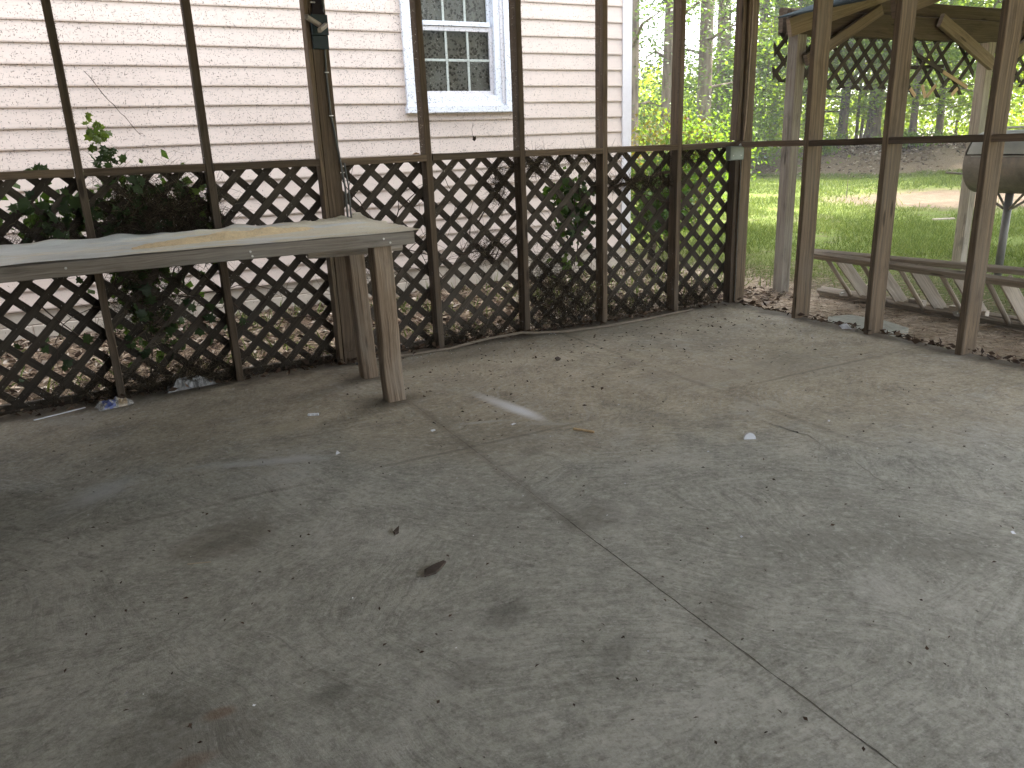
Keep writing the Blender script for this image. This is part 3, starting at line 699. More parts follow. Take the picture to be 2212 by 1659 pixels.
MATS = {'LF_DARK': M_LF_DARK, 'LF_MID': M_LF_MID, 'LF_LIME': M_LF_LIME}
for i, (az, d, h, rad, cl, nl, mk, sp, lab) in enumerate(hw):
    tree('broadleaf_tree', lab, 'tree', az, d, h, rad, cl, nl, MATS[mk], M_HBARK, 'broadleaf trees along the wood edge', (.11, .20), 40+i, (0, 0), .14 if i > 3 else .10, sp)
thin_tr = [(47.6, 37, 'thin pale stem left of the stout dark trunk'), (50.7, 36, 'thin leaning stem beside the thickest trunk'), (50.95, 38, 'thin pale stem among the trunks on the berm'), (52.6, 39, 'thin stem right of the thickest trunk'), (56.3, 40, 'thin stem left of the barrel grill'), (45.7, 38, 'thin stem behind the left shelter post')]
for i, (az, d, lab) in enumerate(thin_tr):
    tree('sapling', lab, 'sapling', az, d, 8, .07, 10, 2500, M_LF_LIME, M_HBARK, 'thin stems in the wood', (.11, .20), 80+i, (.01*(i % 3-1), 0), .4, 2.0)
for i, (x, y, h) in enumerate(((31, 12.5, 14), (21.5, 6.5, 29))):  # unseen trees, added to shade the lawn and the gap behind the lattice
    tree('broadleaf_tree', ('big unseen broadleaf added outside the right edge to shade the lawn', 'very tall unseen tree added to shade the gap behind the lattice')[i], 'tree', math.degrees(math.atan2(x, y)), math.hypot(x, y), h, .22, 24, 7000 if i < 1 else 13000, M_LF_MID, M_HBARK, 'unseen trees added right of the lawn for shade', (.22, .36) if i < 1 else (.35, .5), 120+i, (0, 0), .25 if i < 1 else .38, 5.0 if i < 1 else 4.2)
def shrub(lab, az, d, h, w_, n, mat, seed, name='shrub', cat='shrub', ls=(.08, .15), group=None, zoff=0):
    rg = np.random.default_rng(seed); r = random.Random(seed); x, y = polar(az, d); z = float(ground_z(np.array(x), np.array(y)))+zoff
    root = thing(name, lab, cat, group); b = MB(); C = []
    for i in range(9):
        a = r.uniform(0, 6.28); ln = w_*.5*r.uniform(.3, 1); tip = (x+math.cos(a)*ln, y+math.sin(a)*ln, z+h*r.uniform(.55, 1)); mid = (x+math.cos(a)*ln*.4, y+math.sin(a)*ln*.4, z+h*.45)
        b.tube([(x+r.uniform(-.05, .05), y+r.uniform(-.05, .05), z-.05), mid, tip], [.012, .009, .004], 4); C.append(tip); C.append(mid)
    b.build('stem', M_HBARK, root, fix=False)
    C = np.array(C); idx = rg.integers(0, len(C), n); P = C[idx]+rg.normal(size=(n, 3))*np.array([w_*.17, w_*.17, h*.13]); P[:, 2] = np.maximum(P[:, 2], z+.02)
    Ls = rg.uniform(*ls, n); V, F = cards(P, rg.normal(size=(n, 3)), rg.normal(size=(n, 3))*.7+np.array([0, 0, 1]), Ls, Ls*.55, .06)
    link('crown', array_mesh('crown', V, F, mat, np.clip(rg.normal(.5, .22, n), 0, 1)), None, root)
shrub('bushy shrub with orange tinted tips beside the house corner', 38.6, 10.5, 1.42, 1.5, 4200, M_RED, 201, ls=(.03, .07))
shrub('green shrub at the house corner, seen through the lattice', 37.6, 9.2, 1.15, 1.0, 3800, M_LF_DARK, 202, ls=(.04, .08))
shrub('light green shrub on the lawn behind the corner post', 40.6, 13, 1.6, 1.8, 4200, M_LF_MID, 203, ls=(.05, .09))
shrub('small bright shrub on the berm right of the left shelter post', 48.9, 31.2, .75, 1.1, 1100, M_LF_MID, 204)
shrub('low green shrub on the berm left of the right shelter post', 54.6, 32, .6, 2.2, 1500, M_LF_MID, 205)
shrub('lime bush behind the berm left of the left shelter post', 45.2, 36, 2.1, 3.0, 2600, M_LF_LIME, 206)
shrub('lime bush behind the berm under the lattice valance', 48.9, 39, 2.4, 4.0, 2600, M_LF_LIME, 207)
shrub('lime bush behind the thickest trunk', 52.4, 40, 2.4, 4.0, 2600, M_LF_LIME, 208)
shrub('lime bush behind the barrel grill', 57.8, 38, 2.6, 4.5, 3000, M_LF_LIME, 209)
shrub('dark bush under the pines near the house corner', 40.0, 28, 2.2, 3.4, 3200, M_LF_DARK, 210)
shrub('mid green bush under the ivy flecked pine', 42.7, 28.5, 2.3, 3.0, 3200, M_LF_MID, 211)
# the far side of the wood reads as one mass
n = 60000; az = np.radians(nrg.uniform(24, 76, n)); d = nrg.uniform(46, 62, n); top = 3.0+2.2*np.sin(az*17)+1.4*np.sin(az*41+1)+np.clip((np.degrees(az)-43)*.55, -1.6, 6.0)
zz = nrg.beta(1.1, 1.5, n)*np.maximum(top, 1.2)+.3
kc = 900; ca = np.radians(nrg.uniform(24, 76, kc)); cd_ = nrg.uniform(44, 60, kc); ct = np.where(np.degrees(ca) > 44.5, 11.0, 3.6+1.2*np.sin(ca*31)); cz_ = .6+ct*nrg.random(kc)**1.25
ii = nrg.integers(0, kc, n); gg = nrg.normal(size=(n, 3))*np.array([1.0, 1.0, .45])
P = np.stack([cd_[ii]*np.sin(ca[ii]), cd_[ii]*np.cos(ca[ii]), cz_[ii]], 1)+gg; P[:, 2] = np.maximum(P[:, 2], .4); Ls = nrg.uniform(.22, .42, n)
V, F = cards(P, nrg.normal(size=(n, 3)), nrg.normal(size=(n, 3))*.7+np.array([0, 0, 1]), Ls, Ls*.6, .05)
tag(link('far_woods', array_mesh('far_woods', V, F, M_LF_LIME, nrg.random(n))), 'sunny leafy depth of the wood beyond the trunks', 'woods', kind='stuff')

# ------------------------------------------------------------------ grass, litter
def m_grass():
    t = NT('grass_blades'); r = t.attr('rnd'); p = t.pos(); n = t.noise(p, .8, 4)
    c = t.ramp(t.math('ADD', t.math('MULTIPLY', r, .6), t.math('MULTIPLY', n, .4)), [(.2, (.06, .095, .015)), (.5, (.115, .16, .03)), (.8, (.175, .21, .046)), (.97, (.25, .235, .09))])
    d = t.pbr(c, .6, None, .2); tr = t.n('ShaderNodeBsdfTranslucent'); t.set(tr.inputs[0], c); mx = t.n('ShaderNodeMixShader'); t.set(mx.inputs[0], .35)
    t.set(mx.inputs[1], d); t.set(mx.inputs[2], tr.outputs[0]); return t.done(mx.outputs[0])
M_GRASS = m_grass()
def vn(x, y, s, o=0): return np.array([mnoise.noise((a*s+o, b*s, o)) for a, b in zip(x, y)])
def grass_points(n, d0, d1, a0=34, a1=66):
    az = np.radians(nrg.uniform(a0, a1, n)); d = np.sqrt(nrg.uniform(d0**2, d1**2, n)); x, y = d*np.sin(az), d*np.cos(az)
    keep = (x > 5.4+nrg.random(n)*2.0) | ((y > 5.2) & (x > 5.6))
    m = vn(x, y, .55)+.6*vn(x, y, 1.7, 5); keep &= (m+nrg.normal(0, .25, n) > -.18)
    dp = np.hypot((x-15.6)*.30, (y-10.0)*.34); keep &= (dp+nrg.normal(0, .15, n) > .95)
    keep &= ~((x < 5.12) & (y > 6.9))
    return x[keep], y[keep]
GV, GF, GA = [], [], []; off = 0
for n_, d0, d1, hh, ww in ((26000, 5, 9.5, .055, .0045), (42000, 9.5, 16, .075, .009), (42000, 16, 29, .10, .018)):
    x, y = grass_points(n_, d0, d1); k = len(x)
    for rep in range(2):
        P = np.stack([x+nrg.normal(0, .03, k), y+nrg.normal(0, .03, k), ground_z(x, y)-.01], 1)
        D = nrg.normal(size=(k, 3))*.55+np.array([0, 0, 1]); V, F = strips(P, D, nrg.uniform(.5, 1.2, k)*hh, np.full(k, ww), .5, 2)
        GV.append(V); GF.append(F+off); off += len(V); a_ = nrg.random(k); GA.append(np.tile(a_, 2))
# weeds and clover between the porch and the house
k = 5200; x = nrg.uniform(-1.5, 5.6, k); y = nrg.uniform(5.1, 6.95, k); kp = (vn(x, y, 1.6, 9)+nrg.normal(0, .2, k)+np.clip((x-1.5)*.10, -.2, .35)) > .12; x, y = x[kp], y[kp]; k = len(x)
P = np.stack([x, y, np.full(k, GZ-.01)], 1); D = nrg.normal(size=(k, 3))*.7+np.array([0, 0, 1]); V, F = strips(P, D, nrg.uniform(.04, .14, k), nrg.uniform(.006, .02, k), .6, 2)
GV.append(V); GF.append(F+off); off += len(V); GA.append(np.tile(nrg.random(k), 2))
tag(link('grass', array_mesh('grass', np.vstack(GV), np.vstack(GF), M_GRASS, np.concatenate(GA))), 'thin patchy lawn grass beyond the porch', 'grass', kind='stuff')

def m_litter():
    t = NT('dead_leaves'); r = t.attr('rnd'); c = t.ramp(r, [(0, (.035, .022, .016)), (.35, (.10, .066, .045)), (.65, (.20, .145, .10)), (.9, (.36, .29, .22)), (1, (.46, .41, .35))])
    return t.done(t.pbr(c, .85, None, .15))
M_LITTER = m_litter()
def litter(P, sz, flat=.5, name='leaf_litter'):
    k = len(P); L = nrg.uniform(.5, 1.3, k)*sz; V, F = cards(P, nrg.normal(size=(k, 3))*np.array([1, 1, .25]), nrg.normal(size=(k, 3))*flat+np.array([0, 0, 1]), L, L*nrg.uniform(.25, .65, k), .12)
    return V, F, nrg.random(k)
LV, LF, LA = [], [], []; off = 0
def addl(V, F, A):
    global off
    LV.append(V); LF.append(F+off); LA.append(A); off += len(V)
k = 9000; x = nrg.uniform(-1.8, 5.2, k); y = nrg.uniform(4.6, 6.96, k); addl(*litter(np.stack([x, y, GZ+nrg.uniform(.003, .03, k)], 1), .07))
k = 1300; x = 4.26+nrg.gamma(2., .45, k); y = nrg.uniform(1.2, 6.0, k); addl(*litter(np.stack([x, y, GZ+nrg.uniform(.003, .018, k)], 1), .022))
k = 9000; az = np.radians(nrg.uniform(36, 64, k)); d = nrg.normal(32.6, 2.0, k); x, y = d*np.sin(az), d*np.cos(az); addl(*litter(np.stack([x, y, ground_z(x, y)+nrg.uniform(-.02, .06, k)], 1), .12, .8))
tag(link('leaf_litter', array_mesh('leaf_litter', np.vstack(LV), np.vstack(LF), M_LITTER, np.concatenate(LA))), 'dry brown fallen leaves on the ground', 'leaf litter', kind='stuff')
# pine straw
def m_straw():
    t = NT('pine_straw'); r = t.attr('rnd'); c = t.ramp(r, [(0, (.17, .12, .08)), (.5, (.38, .30, .215)), (1, (.56, .47, .36))]); return t.done(t.pbr(c, .8, None, .15))
M_STRAW = m_straw()
SV, SF, SA = [], [], []; off2 = 0
for (x, y, ln) in ((nrg.uniform(-1.6, 5.3, 3800), nrg.uniform(4.62, 6.95, 3800), .16), (4.25+nrg.gamma(2., .55, 6500), nrg.uniform(1., 6.2, 6500), .13)):
    k = len(x); P = np.stack([x, y, GZ+nrg.uniform(.004, .03, k)], 1); V, F = strips(P, nrg.normal(size=(k, 3))*np.array([1, 1, .12]), nrg.uniform(.5, 1.2, k)*ln, np.full(k, .0035), .2, 2)
    SV.append(V); SF.append(F+off2); off2 += len(V); SA.append(np.tile(nrg.random(k), 2))
tag(link('pine_straw', array_mesh('pine_straw', np.vstack(SV), np.vstack(SF), M_STRAW, np.concatenate(SA))), 'pale pine straw scattered over bare ground beside the porch', 'pine straw', kind='stuff')

# ------------------------------------------------------------------ shelter to the right
SH = thing('wooden_shelter', 'open wooden shelter with square posts, knee braces and a torn lattice valance', 'shelter')
SYp = 4.90
def sb(name, mat, *bars):
    b = MB()
    for (p0, p1, w_, h_, u_) in bars: b.bar(p0, p1, w_, h_, u_, seg=5, jit=.0015, ch=.004)
    return b.build(name, mat, SH)
for x, y in ((5.192, SYp), (7.665, SYp), (10.05, SYp), (5.158, 1.1), (10.05, 1.1)):
    sb('post', M_SHELP, ((x, y, GZ-.05), (x, y, 1.972 if y > 3 else 2.0), .10, .10, (0, 1, 0)))
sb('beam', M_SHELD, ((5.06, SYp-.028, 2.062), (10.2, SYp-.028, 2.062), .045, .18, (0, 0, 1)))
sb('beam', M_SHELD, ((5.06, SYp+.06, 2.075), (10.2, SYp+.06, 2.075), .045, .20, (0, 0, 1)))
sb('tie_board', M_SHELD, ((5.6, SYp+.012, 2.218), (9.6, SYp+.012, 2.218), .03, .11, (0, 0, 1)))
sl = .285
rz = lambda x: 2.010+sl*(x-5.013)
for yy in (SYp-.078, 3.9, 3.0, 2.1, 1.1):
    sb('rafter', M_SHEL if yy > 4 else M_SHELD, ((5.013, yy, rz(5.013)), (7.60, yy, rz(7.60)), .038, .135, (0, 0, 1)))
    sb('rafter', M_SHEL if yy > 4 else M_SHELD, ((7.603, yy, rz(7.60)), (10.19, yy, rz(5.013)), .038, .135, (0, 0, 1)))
M_TIN = plain('tin_roof', (.055, .068, .072), .95, .15, 5, .05, spec=0.)
for (xa, za), (xb, zb_) in (((4.93, rz(4.93)+.085), (7.598, rz(7.6)+.085)), ((7.602, rz(7.6)+.085), (10.28, rz(4.92)+.085))):
    for k in range(4):                                         # four overlapping tin sheets to a side
        ya = .81+k*1.01; b = MB(); b.bar((xa, ya+.505, za+.013*(k % 2)), (xb, ya+.505, zb_+.013*(k % 2)), 1.04, .012, (0, 0, 1), ch=0); b.build('roof_sheet', M_TIN, SH)
sb('brace', M_SHEL, ((5.20, SYp-.10, 1.775), (6.02, SYp-.10, 2.175), .04, .085, (0, 0, 1)))
sb('brace', M_SHEL, ((7.61, SYp-.10, 1.775), (6.80, SYp-.10, 2.125), .04, .11, (0, 0, 1)))
sb('brace', M_SHEL, ((7.72, SYp-.10, 1.775), (8.45, SYp-.10, 2.125), .04, .11, (0, 0, 1)))
def vskip(layer, k, r):
    cx = 5.31+.098*(k+.5)-4.9*0
    if k > 10 and layer == 0 and k % 3 == 0: return None
    if k > 12 and layer == 1 and k % 2 == 0: return None
    return (1.575+r.uniform(-.012, .012), 1.995)
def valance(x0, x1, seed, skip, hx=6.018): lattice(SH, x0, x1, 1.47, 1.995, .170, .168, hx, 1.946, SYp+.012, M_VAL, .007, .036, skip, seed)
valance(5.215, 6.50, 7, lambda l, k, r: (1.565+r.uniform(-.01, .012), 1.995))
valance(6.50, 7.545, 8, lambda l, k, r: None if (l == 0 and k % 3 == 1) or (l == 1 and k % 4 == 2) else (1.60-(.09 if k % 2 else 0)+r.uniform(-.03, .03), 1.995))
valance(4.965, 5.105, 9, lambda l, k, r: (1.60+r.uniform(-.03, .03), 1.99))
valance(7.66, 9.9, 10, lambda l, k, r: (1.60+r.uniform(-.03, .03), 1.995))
for (x0, z0, x1, z1, m_) in ((6.62, 1.87, 7.40, 1.585, M_VAL), (7.04, 1.712, 7.42, 1.578, M_FRESH), (6.62, 1.57, 6.70, 1.505, M_FRESH), (6.78, 1.60, 6.84, 1.49, M_FRESH), (6.86, 1.50, 6.97, 1.60, M_FRESH), (7.20, 1.51, 7.28, 1.57, M_FRESH)):
    b = MB(); dy = SYp-.004 if m_ is M_VAL else SYp-.0065-.006*(x0 > 7.0); b.bar((x0, dy, z0), (x1, dy, z1), .006, .032, (0, 0, 1), ch=0); b.build('broken_slat', m_, SH)
b = MB(); b.bar((6.45, SYp+.03, 1.74), (7.1, SYp+.03, 1.765), .006, .03, (0, 0, 1), ch=0); b.build('broken_slat', M_VAL, SH)

# ------------------------------------------------------------------ wooden stepladder lying on its side
LD = thing('wooden_stepladder', 'old grey wooden stepladder lying on its side on the bare ground', 'stepladder')
def lbuild(name, *bars, mat=M_LADR):
    b = MB()
    for (p0, p1, w_, h_, u_) in bars: b.bar(p0, p1, w_, h_, u_, seg=4, jit=.0012)
    return b.build(name, mat, LD)
tilt = Vector((-.35, 0, .36)).normalized(); tside = Vector((.36, 0, .35)).normalized()
lbuild('front_rail', ((5.02, 4.56, .283), (5.03, 1.7, .268), .030, .068, tuple(tilt)))
lbuild('front_rail', ((5.375, 4.64, -.085), (5.395, 1.75, -.075), .030, .068, tuple(tilt)))
lbuild('rear_rail', ((5.075, 4.50, .300), (5.26, 1.7, .335), .028, .055, tuple(tilt)))
lbuild('rear_rail', ((5.435, 4.66, -.075), (5.66, 1.75, -.085), .028, .055, tuple(tilt)))
for i, y in enumerate((4.30, 3.977, 3.655, 3.337, 3.018, 2.70, 2.38)):
    b = MB(); b.tube([(5.365, y, -.075), (5.05, y, .255)], .0165, 10); b.build('rung', M_LADR, LD, smooth=True)
    yy = y-.10; b = MB(); b.bar((5.42, yy, -.062), (5.075, yy, .272), .088, .022, (0.2, .9, .25), seg=3, jit=.0015); b.build('step', M_LADR, LD)
for y in (4.36, 3.36):
    b = MB(); b.prism([(-.04, -.02), (.035, -.025), (.05, .0), (.0, .03), (-.03, .03)], lambda a, c, h: (5.355-.015+h, y+a, -.055+c), .003); b.build('hinge_plate', M_STEEL, LD)
    b = MB(); b.tube([(5.30, y-.005, -.052), (5.36, y-.005, -.052)], .006, 8); b.build('bolt', M_STEEL, LD)
for y in (3.78, 3.45, 3.30, 2.85):
    b = MB(); b.box(5.385, 5.43, y-.10, y+.02, -.10, -.02); b.build('cross_block', M_LADR, LD)

# ------------------------------------------------------------------ barrel grill
GR = thing('barrel_grill', 'dark steel barrel grill on a single braced pole beyond the ladder', 'grill')
def m_drum():
    t = NT('grill_steel'); p = t.co('Object'); n = t.noise(p, 6, 6, .7); n2 = t.noise(p, 45, 4, .7)
    c = t.ramp(n, [(.3, (.12, .108, .09)), (.55, (.215, .195, .165)), (.75, (.31, .25, .19))]); c = t.mix(t.math('MULTIPLY', t.ss(n2, .6, .7), .35), c, (.30, .29, .27))
    return t.done(t.pbr(c, .6, t.bump(n2, .2, .004), .3, .25))
M_DRUM = m_drum(); M_LID = plain('grill_lid', (.30, .31, .275), .5, .2, 8, .1, metal=.3)
GX, GYc, GZc, GRr = 7.10, 4.16, .915, .262
y0, y1 = GYc-.60, GYc+.29
def arc(a0, a1, rad, n, ya, yb, th=.006):
    b = MB(); ks = n+1
    for i in range(ks):
        a = R(a0+(a1-a0)*i/n)
        for rr_ in (rad, rad-th):
            for yy in (ya, yb): b.v.append((GX+rr_*math.cos(a), yy, GZc+rr_*math.sin(a)))
    for i in range(n):
        q = i*4; b.face((q, q+1, q+5, q+4), [(0, 0)]*4); b.face((q+2, q+6, q+7, q+3), [(0, 0)]*4); b.face((q, q+4, q+6, q+2), [(0, 0)]*4); b.face((q+1, q+3, q+7, q+5), [(0, 0)]*4)
    b.face((0, 2, 3, 1), [(0, 0)]*4); q = n*4; b.face((q, q+1, q+3, q+2), [(0, 0)]*4)
    return b
arc(165, 375, GRr, 28, y0, y1).build('barrel', M_DRUM, GR, smooth=False)
arc(18, 163, GRr+.008, 20, y0+.02, y1-.02).build('lid', M_LID, GR)
for yy, yt in ((y0-.006, 1), (y1, 1)):
    b = MB(); b.prism([(GRr*.995*math.cos(2*math.pi*i/32), GRr*.995*math.sin(2*math.pi*i/32)) for i in range(32)], lambda a, c, h: (GX+a, yy+h, GZc+c), .006); b.build('end_plate', M_DRUM, GR)
M_TANP = plain('tan_wood_disc', (.36, .27, .18), .7, .2, 12, .1)
b = MB(); b.prism([(.15*math.cos(2*math.pi*i/28), .15*math.sin(2*math.pi*i/28)) for i in range(28)], lambda a, c, h: (GX+a-.02, y0-.03+h, GZc-.02+c), .02); b.build('vent_disc', M_TANP, GR)
b = MB(); b.tube([(GX-.15, y1-.05, GZc-.10), (GX-.16, y1+.22, GZc-.085)], .009, 8); b.build('handle', M_DRUM, GR)
b = MB(); b.tube([(GX-.06, GYc-.30, GZc+GRr+.028), (GX-.06, GYc+.25, GZc+GRr+.028)], .010, 8); b.tube([(GX-.06, GYc-.25, GZc+GRr+.028), (GX-.06, GYc-.25, GZc+GRr-.01)], .007, 6); b.tube([(GX-.06, GYc+.2, GZc+GRr+.028), (GX-.06, GYc+.2, GZc+GRr-.01)], .007, 6); b.build('lid_handle', M_STEEL, GR)
b = MB(); b.box(GX-.26, GX-.20, y0, y1-.06, GZc+.055, GZc+.062); b.build('rim', M_LID, GR)
b = MB(); b.tube([(GX, GYc, GZ-.05), (GX, GYc, GZc-GRr+.01)], .033, 14); b.build('pole', plain('pole_steel', (.16, .155, .145), .55, .25, 10, .1, metal=.4), GR, smooth=True)
for dx, dy in ((.14, .22), (-.14, .22), (.14, -.22), (-.14, -.22)):
    b = MB(); b.tube([(GX, GYc, .50), (GX+dx, GYc+dy, GZc-GRr*.86)], .011, 8); b.build('brace', M_DRUM, GR)

# ------------------------------------------------------------------ workbench
WB = thing('workbench', 'weathered workbench with a sawdust covered top and two square legs at its end', 'workbench')
def wb(name, mat, p0, p1, w_, h_, u_, seg=5, jit=.0015, seed=0, ch=.004):
    b = MB(); b.bar(p0, p1, w_, h_, u_, seg=seg, jit=jit, seed=seed, ch=ch); return b.build(name, mat, WB)
BT = .838
wb('front_board', M_BENCH, (-1.3, 3.519, BT-.030), (1.302, 3.519, BT-.026), .038, .058, (0, 0, 1), 8, .002, 21)
for i, (ya, yb) in enumerate(((3.541, 3.80), (3.804, 4.06), (4.064, 4.335))):
    wb('plank', M_BENCH, (-1.3, (ya+yb)/2, BT-.014), (1.31+.012*i, (ya+yb)/2, BT-.012), yb-ya, .026, (0, 0, 1), 6, .0012, 24+i)
wb('leg', M_LEG, (1.172, 3.615, .001), (1.158, 3.605, BT-.03), .092, .092, (0, 1, 0), 7, .002, 31, .005)
wb('leg', M_LEG, (1.190, 4.085, .001), (1.166, 4.085, BT-.03), .085, .089, (0, 1, 0), 7, .002, 32, .005)
wb('leg', M_LEG, (-1.20, 3.615, .001), (-1.20, 3.605, BT-.03), .092, .092, (0, 1, 0), 3, .002, 33)
wb('leg', M_LEG, (-1.20, 4.085, .001), (-1.20, 4.085, BT-.03), .085, .089, (0, 1, 0), 3, .002, 34)
wb('cross_brace', M_BENCH, (.85, 3.76, BT-.072), (1.325, 3.76, BT-.070), .04, .085, (0, 0, 1), 3, .003, 35, .014)
for x_, y_, z_ in ((1.15, 3.497, BT-.020), (1.18, 3.497, BT-.040), (.55, 3.497, BT-.024), (.556, 3.497, BT-.044), (-.15, 3.497, BT-.024)):
    b = MB(); b.tube([(x_, y_+.004, z_), (x_, y_-.0012, z_)], .0048, 8); b.build('screw', M_STEEL, WB)
# plastic sheet with dust
def m_plastic():
    t = NT('dusty_plastic'); p = t.pos(); x = t.sep(p)[0]; y = t.sep(p)[1]; n = t.noise(t.map(p, (5, 9, 9)), 1, 5, .65); n2 = t.noise(p, 70, 4, .7)
    base = t.ramp(n, [(.3, (.52, .56, .54)), (.7, (.74, .78, .75))])
    dm = t.ss(t.math('ADD', t.noise(t.map(p, (2.2, 6, 1), (3, 1, 0)), 1, 5, .6), t.math('MULTIPLY', t.math('SUBTRACT', x, .3), .14)), .44, .60)
    c = t.mix(t.math('MULTIPLY', dm, .85), base, t.ramp(n2, [(.3, (.64, .59, .45)), (.7, (.82, .77, .60))]))
    c = t.mix(t.math('MULTIPLY', t.ss(t.noise(p, 18, 5, .7), .62, .70), .45), c, (.22, .20, .16))
    return t.done(t.pbr(c, t.ramp(dm, [(0, (.35,)*3), (1, (.9,)*3)]), t.bump(t.math('ADD', n2, t.math('MULTIPLY', n, 2)), .3, .006), .4))
nx, ny = 130, 34; V = []; F = []
for i in range(nx+1):
    for j in range(ny+1):
        u_, v_ = i/nx, j/ny; x = -1.3+2.64*u_
        yb = 4.29+.085*u_+.035*mnoise.noise((x*4, 3, 1))+.02*mnoise.noise((x*17, 1, 4))+.10*max(0, u_-.86)/.14
        if u_ > .93: yb += .04*mnoise.noise((x*30, 7, 2))
        y = 3.515+(yb-3.515)*v_+(.010*mnoise.noise((x*9, 0, 2)) if v_ < .05 else 0)
        z = BT+.0035+.004*max(0, mnoise.noise((x*6, y*9, 0))+.2)
        e = max(0, (v_-.85)/.15); z += e*(.008+.022*max(0, mnoise.noise((x*7, 5, 0))+.15)+.03*max(0, u_-.8)*5*max(0, mnoise.noise((x*16, y*10, 4))+.3))
        ex = max(0, (u_-.985)/.015); x += .02*ex*mnoise.noise((y*11, 2, 5)); z += .004*ex
        V.append((x, y, z))
for i in range(nx):
    for j in range(ny): a = i*(ny+1)+j; F.append((a, a+ny+1, a+ny+2, a+1))
me = bpy.data.meshes.new('plastic_sheet'); me.from_pydata(V, [], F); me.polygons.foreach_set('use_smooth', [True]*len(F)); me.update()
o = tag(link('plastic_sheet', me, m_plastic()), 'dusty plastic sheet spread over the workbench top, curled at its back edge', 'plastic sheet')
# sawdust ridge
M_SAW = plain('sawdust', (.78, .64, .40), .98, .25, 220, .8)
nx, ny = 90, 14; V = []; F = []
for i in range(nx+1):
    for j in range(ny+1):
        u_, v_ = i/nx, j/ny*2-1; x = .10+.86*u_
        prof = math.sin(math.pi*u_)**.6*(.55+.45*mnoise.noise((x*9, 2, 2))); wd = .05+.045*math.sin(math.pi*u_)
        y = 3.74+.30*u_+.02*mnoise.noise((x*5, 0, 0))+v_*wd
        z = BT+.001+.048*max(0, prof)*max(0, 1-v_*v_)**1.3+.006*mnoise.noise((x*60, y*60, 0))*(1-v_*v_)+.004*(1-v_*v_)
        V.append((x, y, z))
for i in range(nx):
    for j in range(ny): a = i*(ny+1)+j; F.append((a, a+ny+1, a+ny+2, a+1))
me = bpy.data.meshes.new('sawdust_ridge'); me.from_pydata(V, [], F); me.polygons.foreach_set('use_smooth', [True]*len(F)); me.update()
tag(link('sawdust_ridge', me, M_SAW), 'long low ridge of yellow sawdust lying on the workbench', 'sawdust')

# ------------------------------------------------------------------ things fixed to the posts
M_TEAL = plain('dark_teal_plastic', (.012, .030, .036), .45, .3, 15, .05)
br_ = thing('wall_bracket', 'dark teal bracket with two wooden prongs fixed high on the back wall post', 'bracket')
b = MB(); b.box(1.150, 1.232, YB-.018, YB+.004, 1.735, 1.80); b.build('lower_plate', M_TEAL, br_)
b = MB(); b.box(1.150, 1.236, YB-.026, YB+.004, 1.803, 1.90); b.build('body', M_TEAL, br_)
b = MB(); b.prism([(1.157, 1.903), (1.226, 1.903), (1.212, 1.93), (1.214, 1.985), (1.232, 2.02), (1.152, 2.02), (1.166, 1.985), (1.168, 1.93)], lambda a, c, h: (a, YB-.016+h, c), .018); b.build('strap', plain('dark_strap', (.016, .012, .016), .8), br_)
b = MB(); b.box(1.155, 1.180, YB-.022, YB-.0165, 1.955, 1.962); b.build('buckle', M_STEEL, br_)
b = MB(); b.bar((1.190, YB-.03, 1.848), (1.098, YB-.13, 1.872), .02, .022, (0, 0, 1)); b.build('prong', M_BENCH, br_)
b = MB(); b.bar((1.222, YB-.03, 1.850), (1.155, YB-.145, 1.808), .02, .022, (0, 0, 1)); b.build('prong', M_BENCH, br_)
M_CABLE = plain('grey_cable', (.11, .115, .115), .55, .2, 20, .05)
cb = thing('power_cable', 'grey cable stapled down the back wall post behind the workbench', 'cable')
pts = [(1.226, YB-.0, 2.43), (1.224, YB-.002, 1.95), (1.214, YB-.002, 1.76), (1.207, YB-.003, 1.62), (1.208, YB-.003, 1.42), (1.226, YB-.006, 1.26), (1.236, YB-.010, 1.15), (1.247, YB-.014, 1.02), (1.243, YB-.02, .80), (1.236, YB-.012, .55), (1.240, YB-.015, .30), (1.262, YB-.03, .12), (1.250, YB-.05, .012), (1.20, YB-.06, .007)]
b = MB(); b.tube(pts, .0062, 8); b.build('cord', M_CABLE, cb, smooth=True)
b = MB(); b.tube([(p_[0]+.018, p_[1]-.006, p_[2]) for p_ in pts[6:12]], .005, 8); b.build('second_cord', M_CABLE, cb, smooth=True)
for z_, x_ in ((1.62, 1.207), (1.40, 1.209), (1.10, 1.241)):
    b = MB(); b.box(x_-.012, x_+.012, YB-.012, YB-.006, z_-.003, z_+.003); b.build('staple', M_STEEL, cb)
cc = thing('hanging_cord', 'thin pale cord running down the corner post to the rail', 'cord')
b = MB(); px0 = XR+.083
b.tube([(px0+.012, YB-.013, 2.43), (px0+.010, YB-.014, 2.0), (px0+.006, YB-.014, 1.75), (px0+.002, YB-.015, 1.5), (px0-.006, YB-.016, 1.30), (px0-.018, YB-.014, 1.19)], .0045, 6); b.build('cord', plain('pale_cord', (.42, .33, .26), .7), cc, smooth=True)
b = MB(); b.tube([(px0+.01, YB-.013, 1.86), (px0+.03, YB-.016, 1.835), (px0+.022, YB-.016, 1.81), (px0+.005, YB-.015, 1.82)], .002, 5); b.build('tie_wire', M_JOINT, cc)
jbx = thing('junction_box', 'small square grey green junction box on the corner post under the rail', 'junction box')
b = MB(); b.box(4.015, 4.145, YB-.075, YB-.035, 1.052, 1.150, .006); b.build('body', plain('box_paint', (.20, .235, .215), .5, .15, 20, .1, metal=.2), jbx)
b = MB(); b.box(4.021, 4.139, YB-.079, YB-.0755, 1.058, 1.144, .002); b.build('cover', plain('box_cover', (.23, .265, .245), .5, .15, 20, .1, metal=.2), jbx)
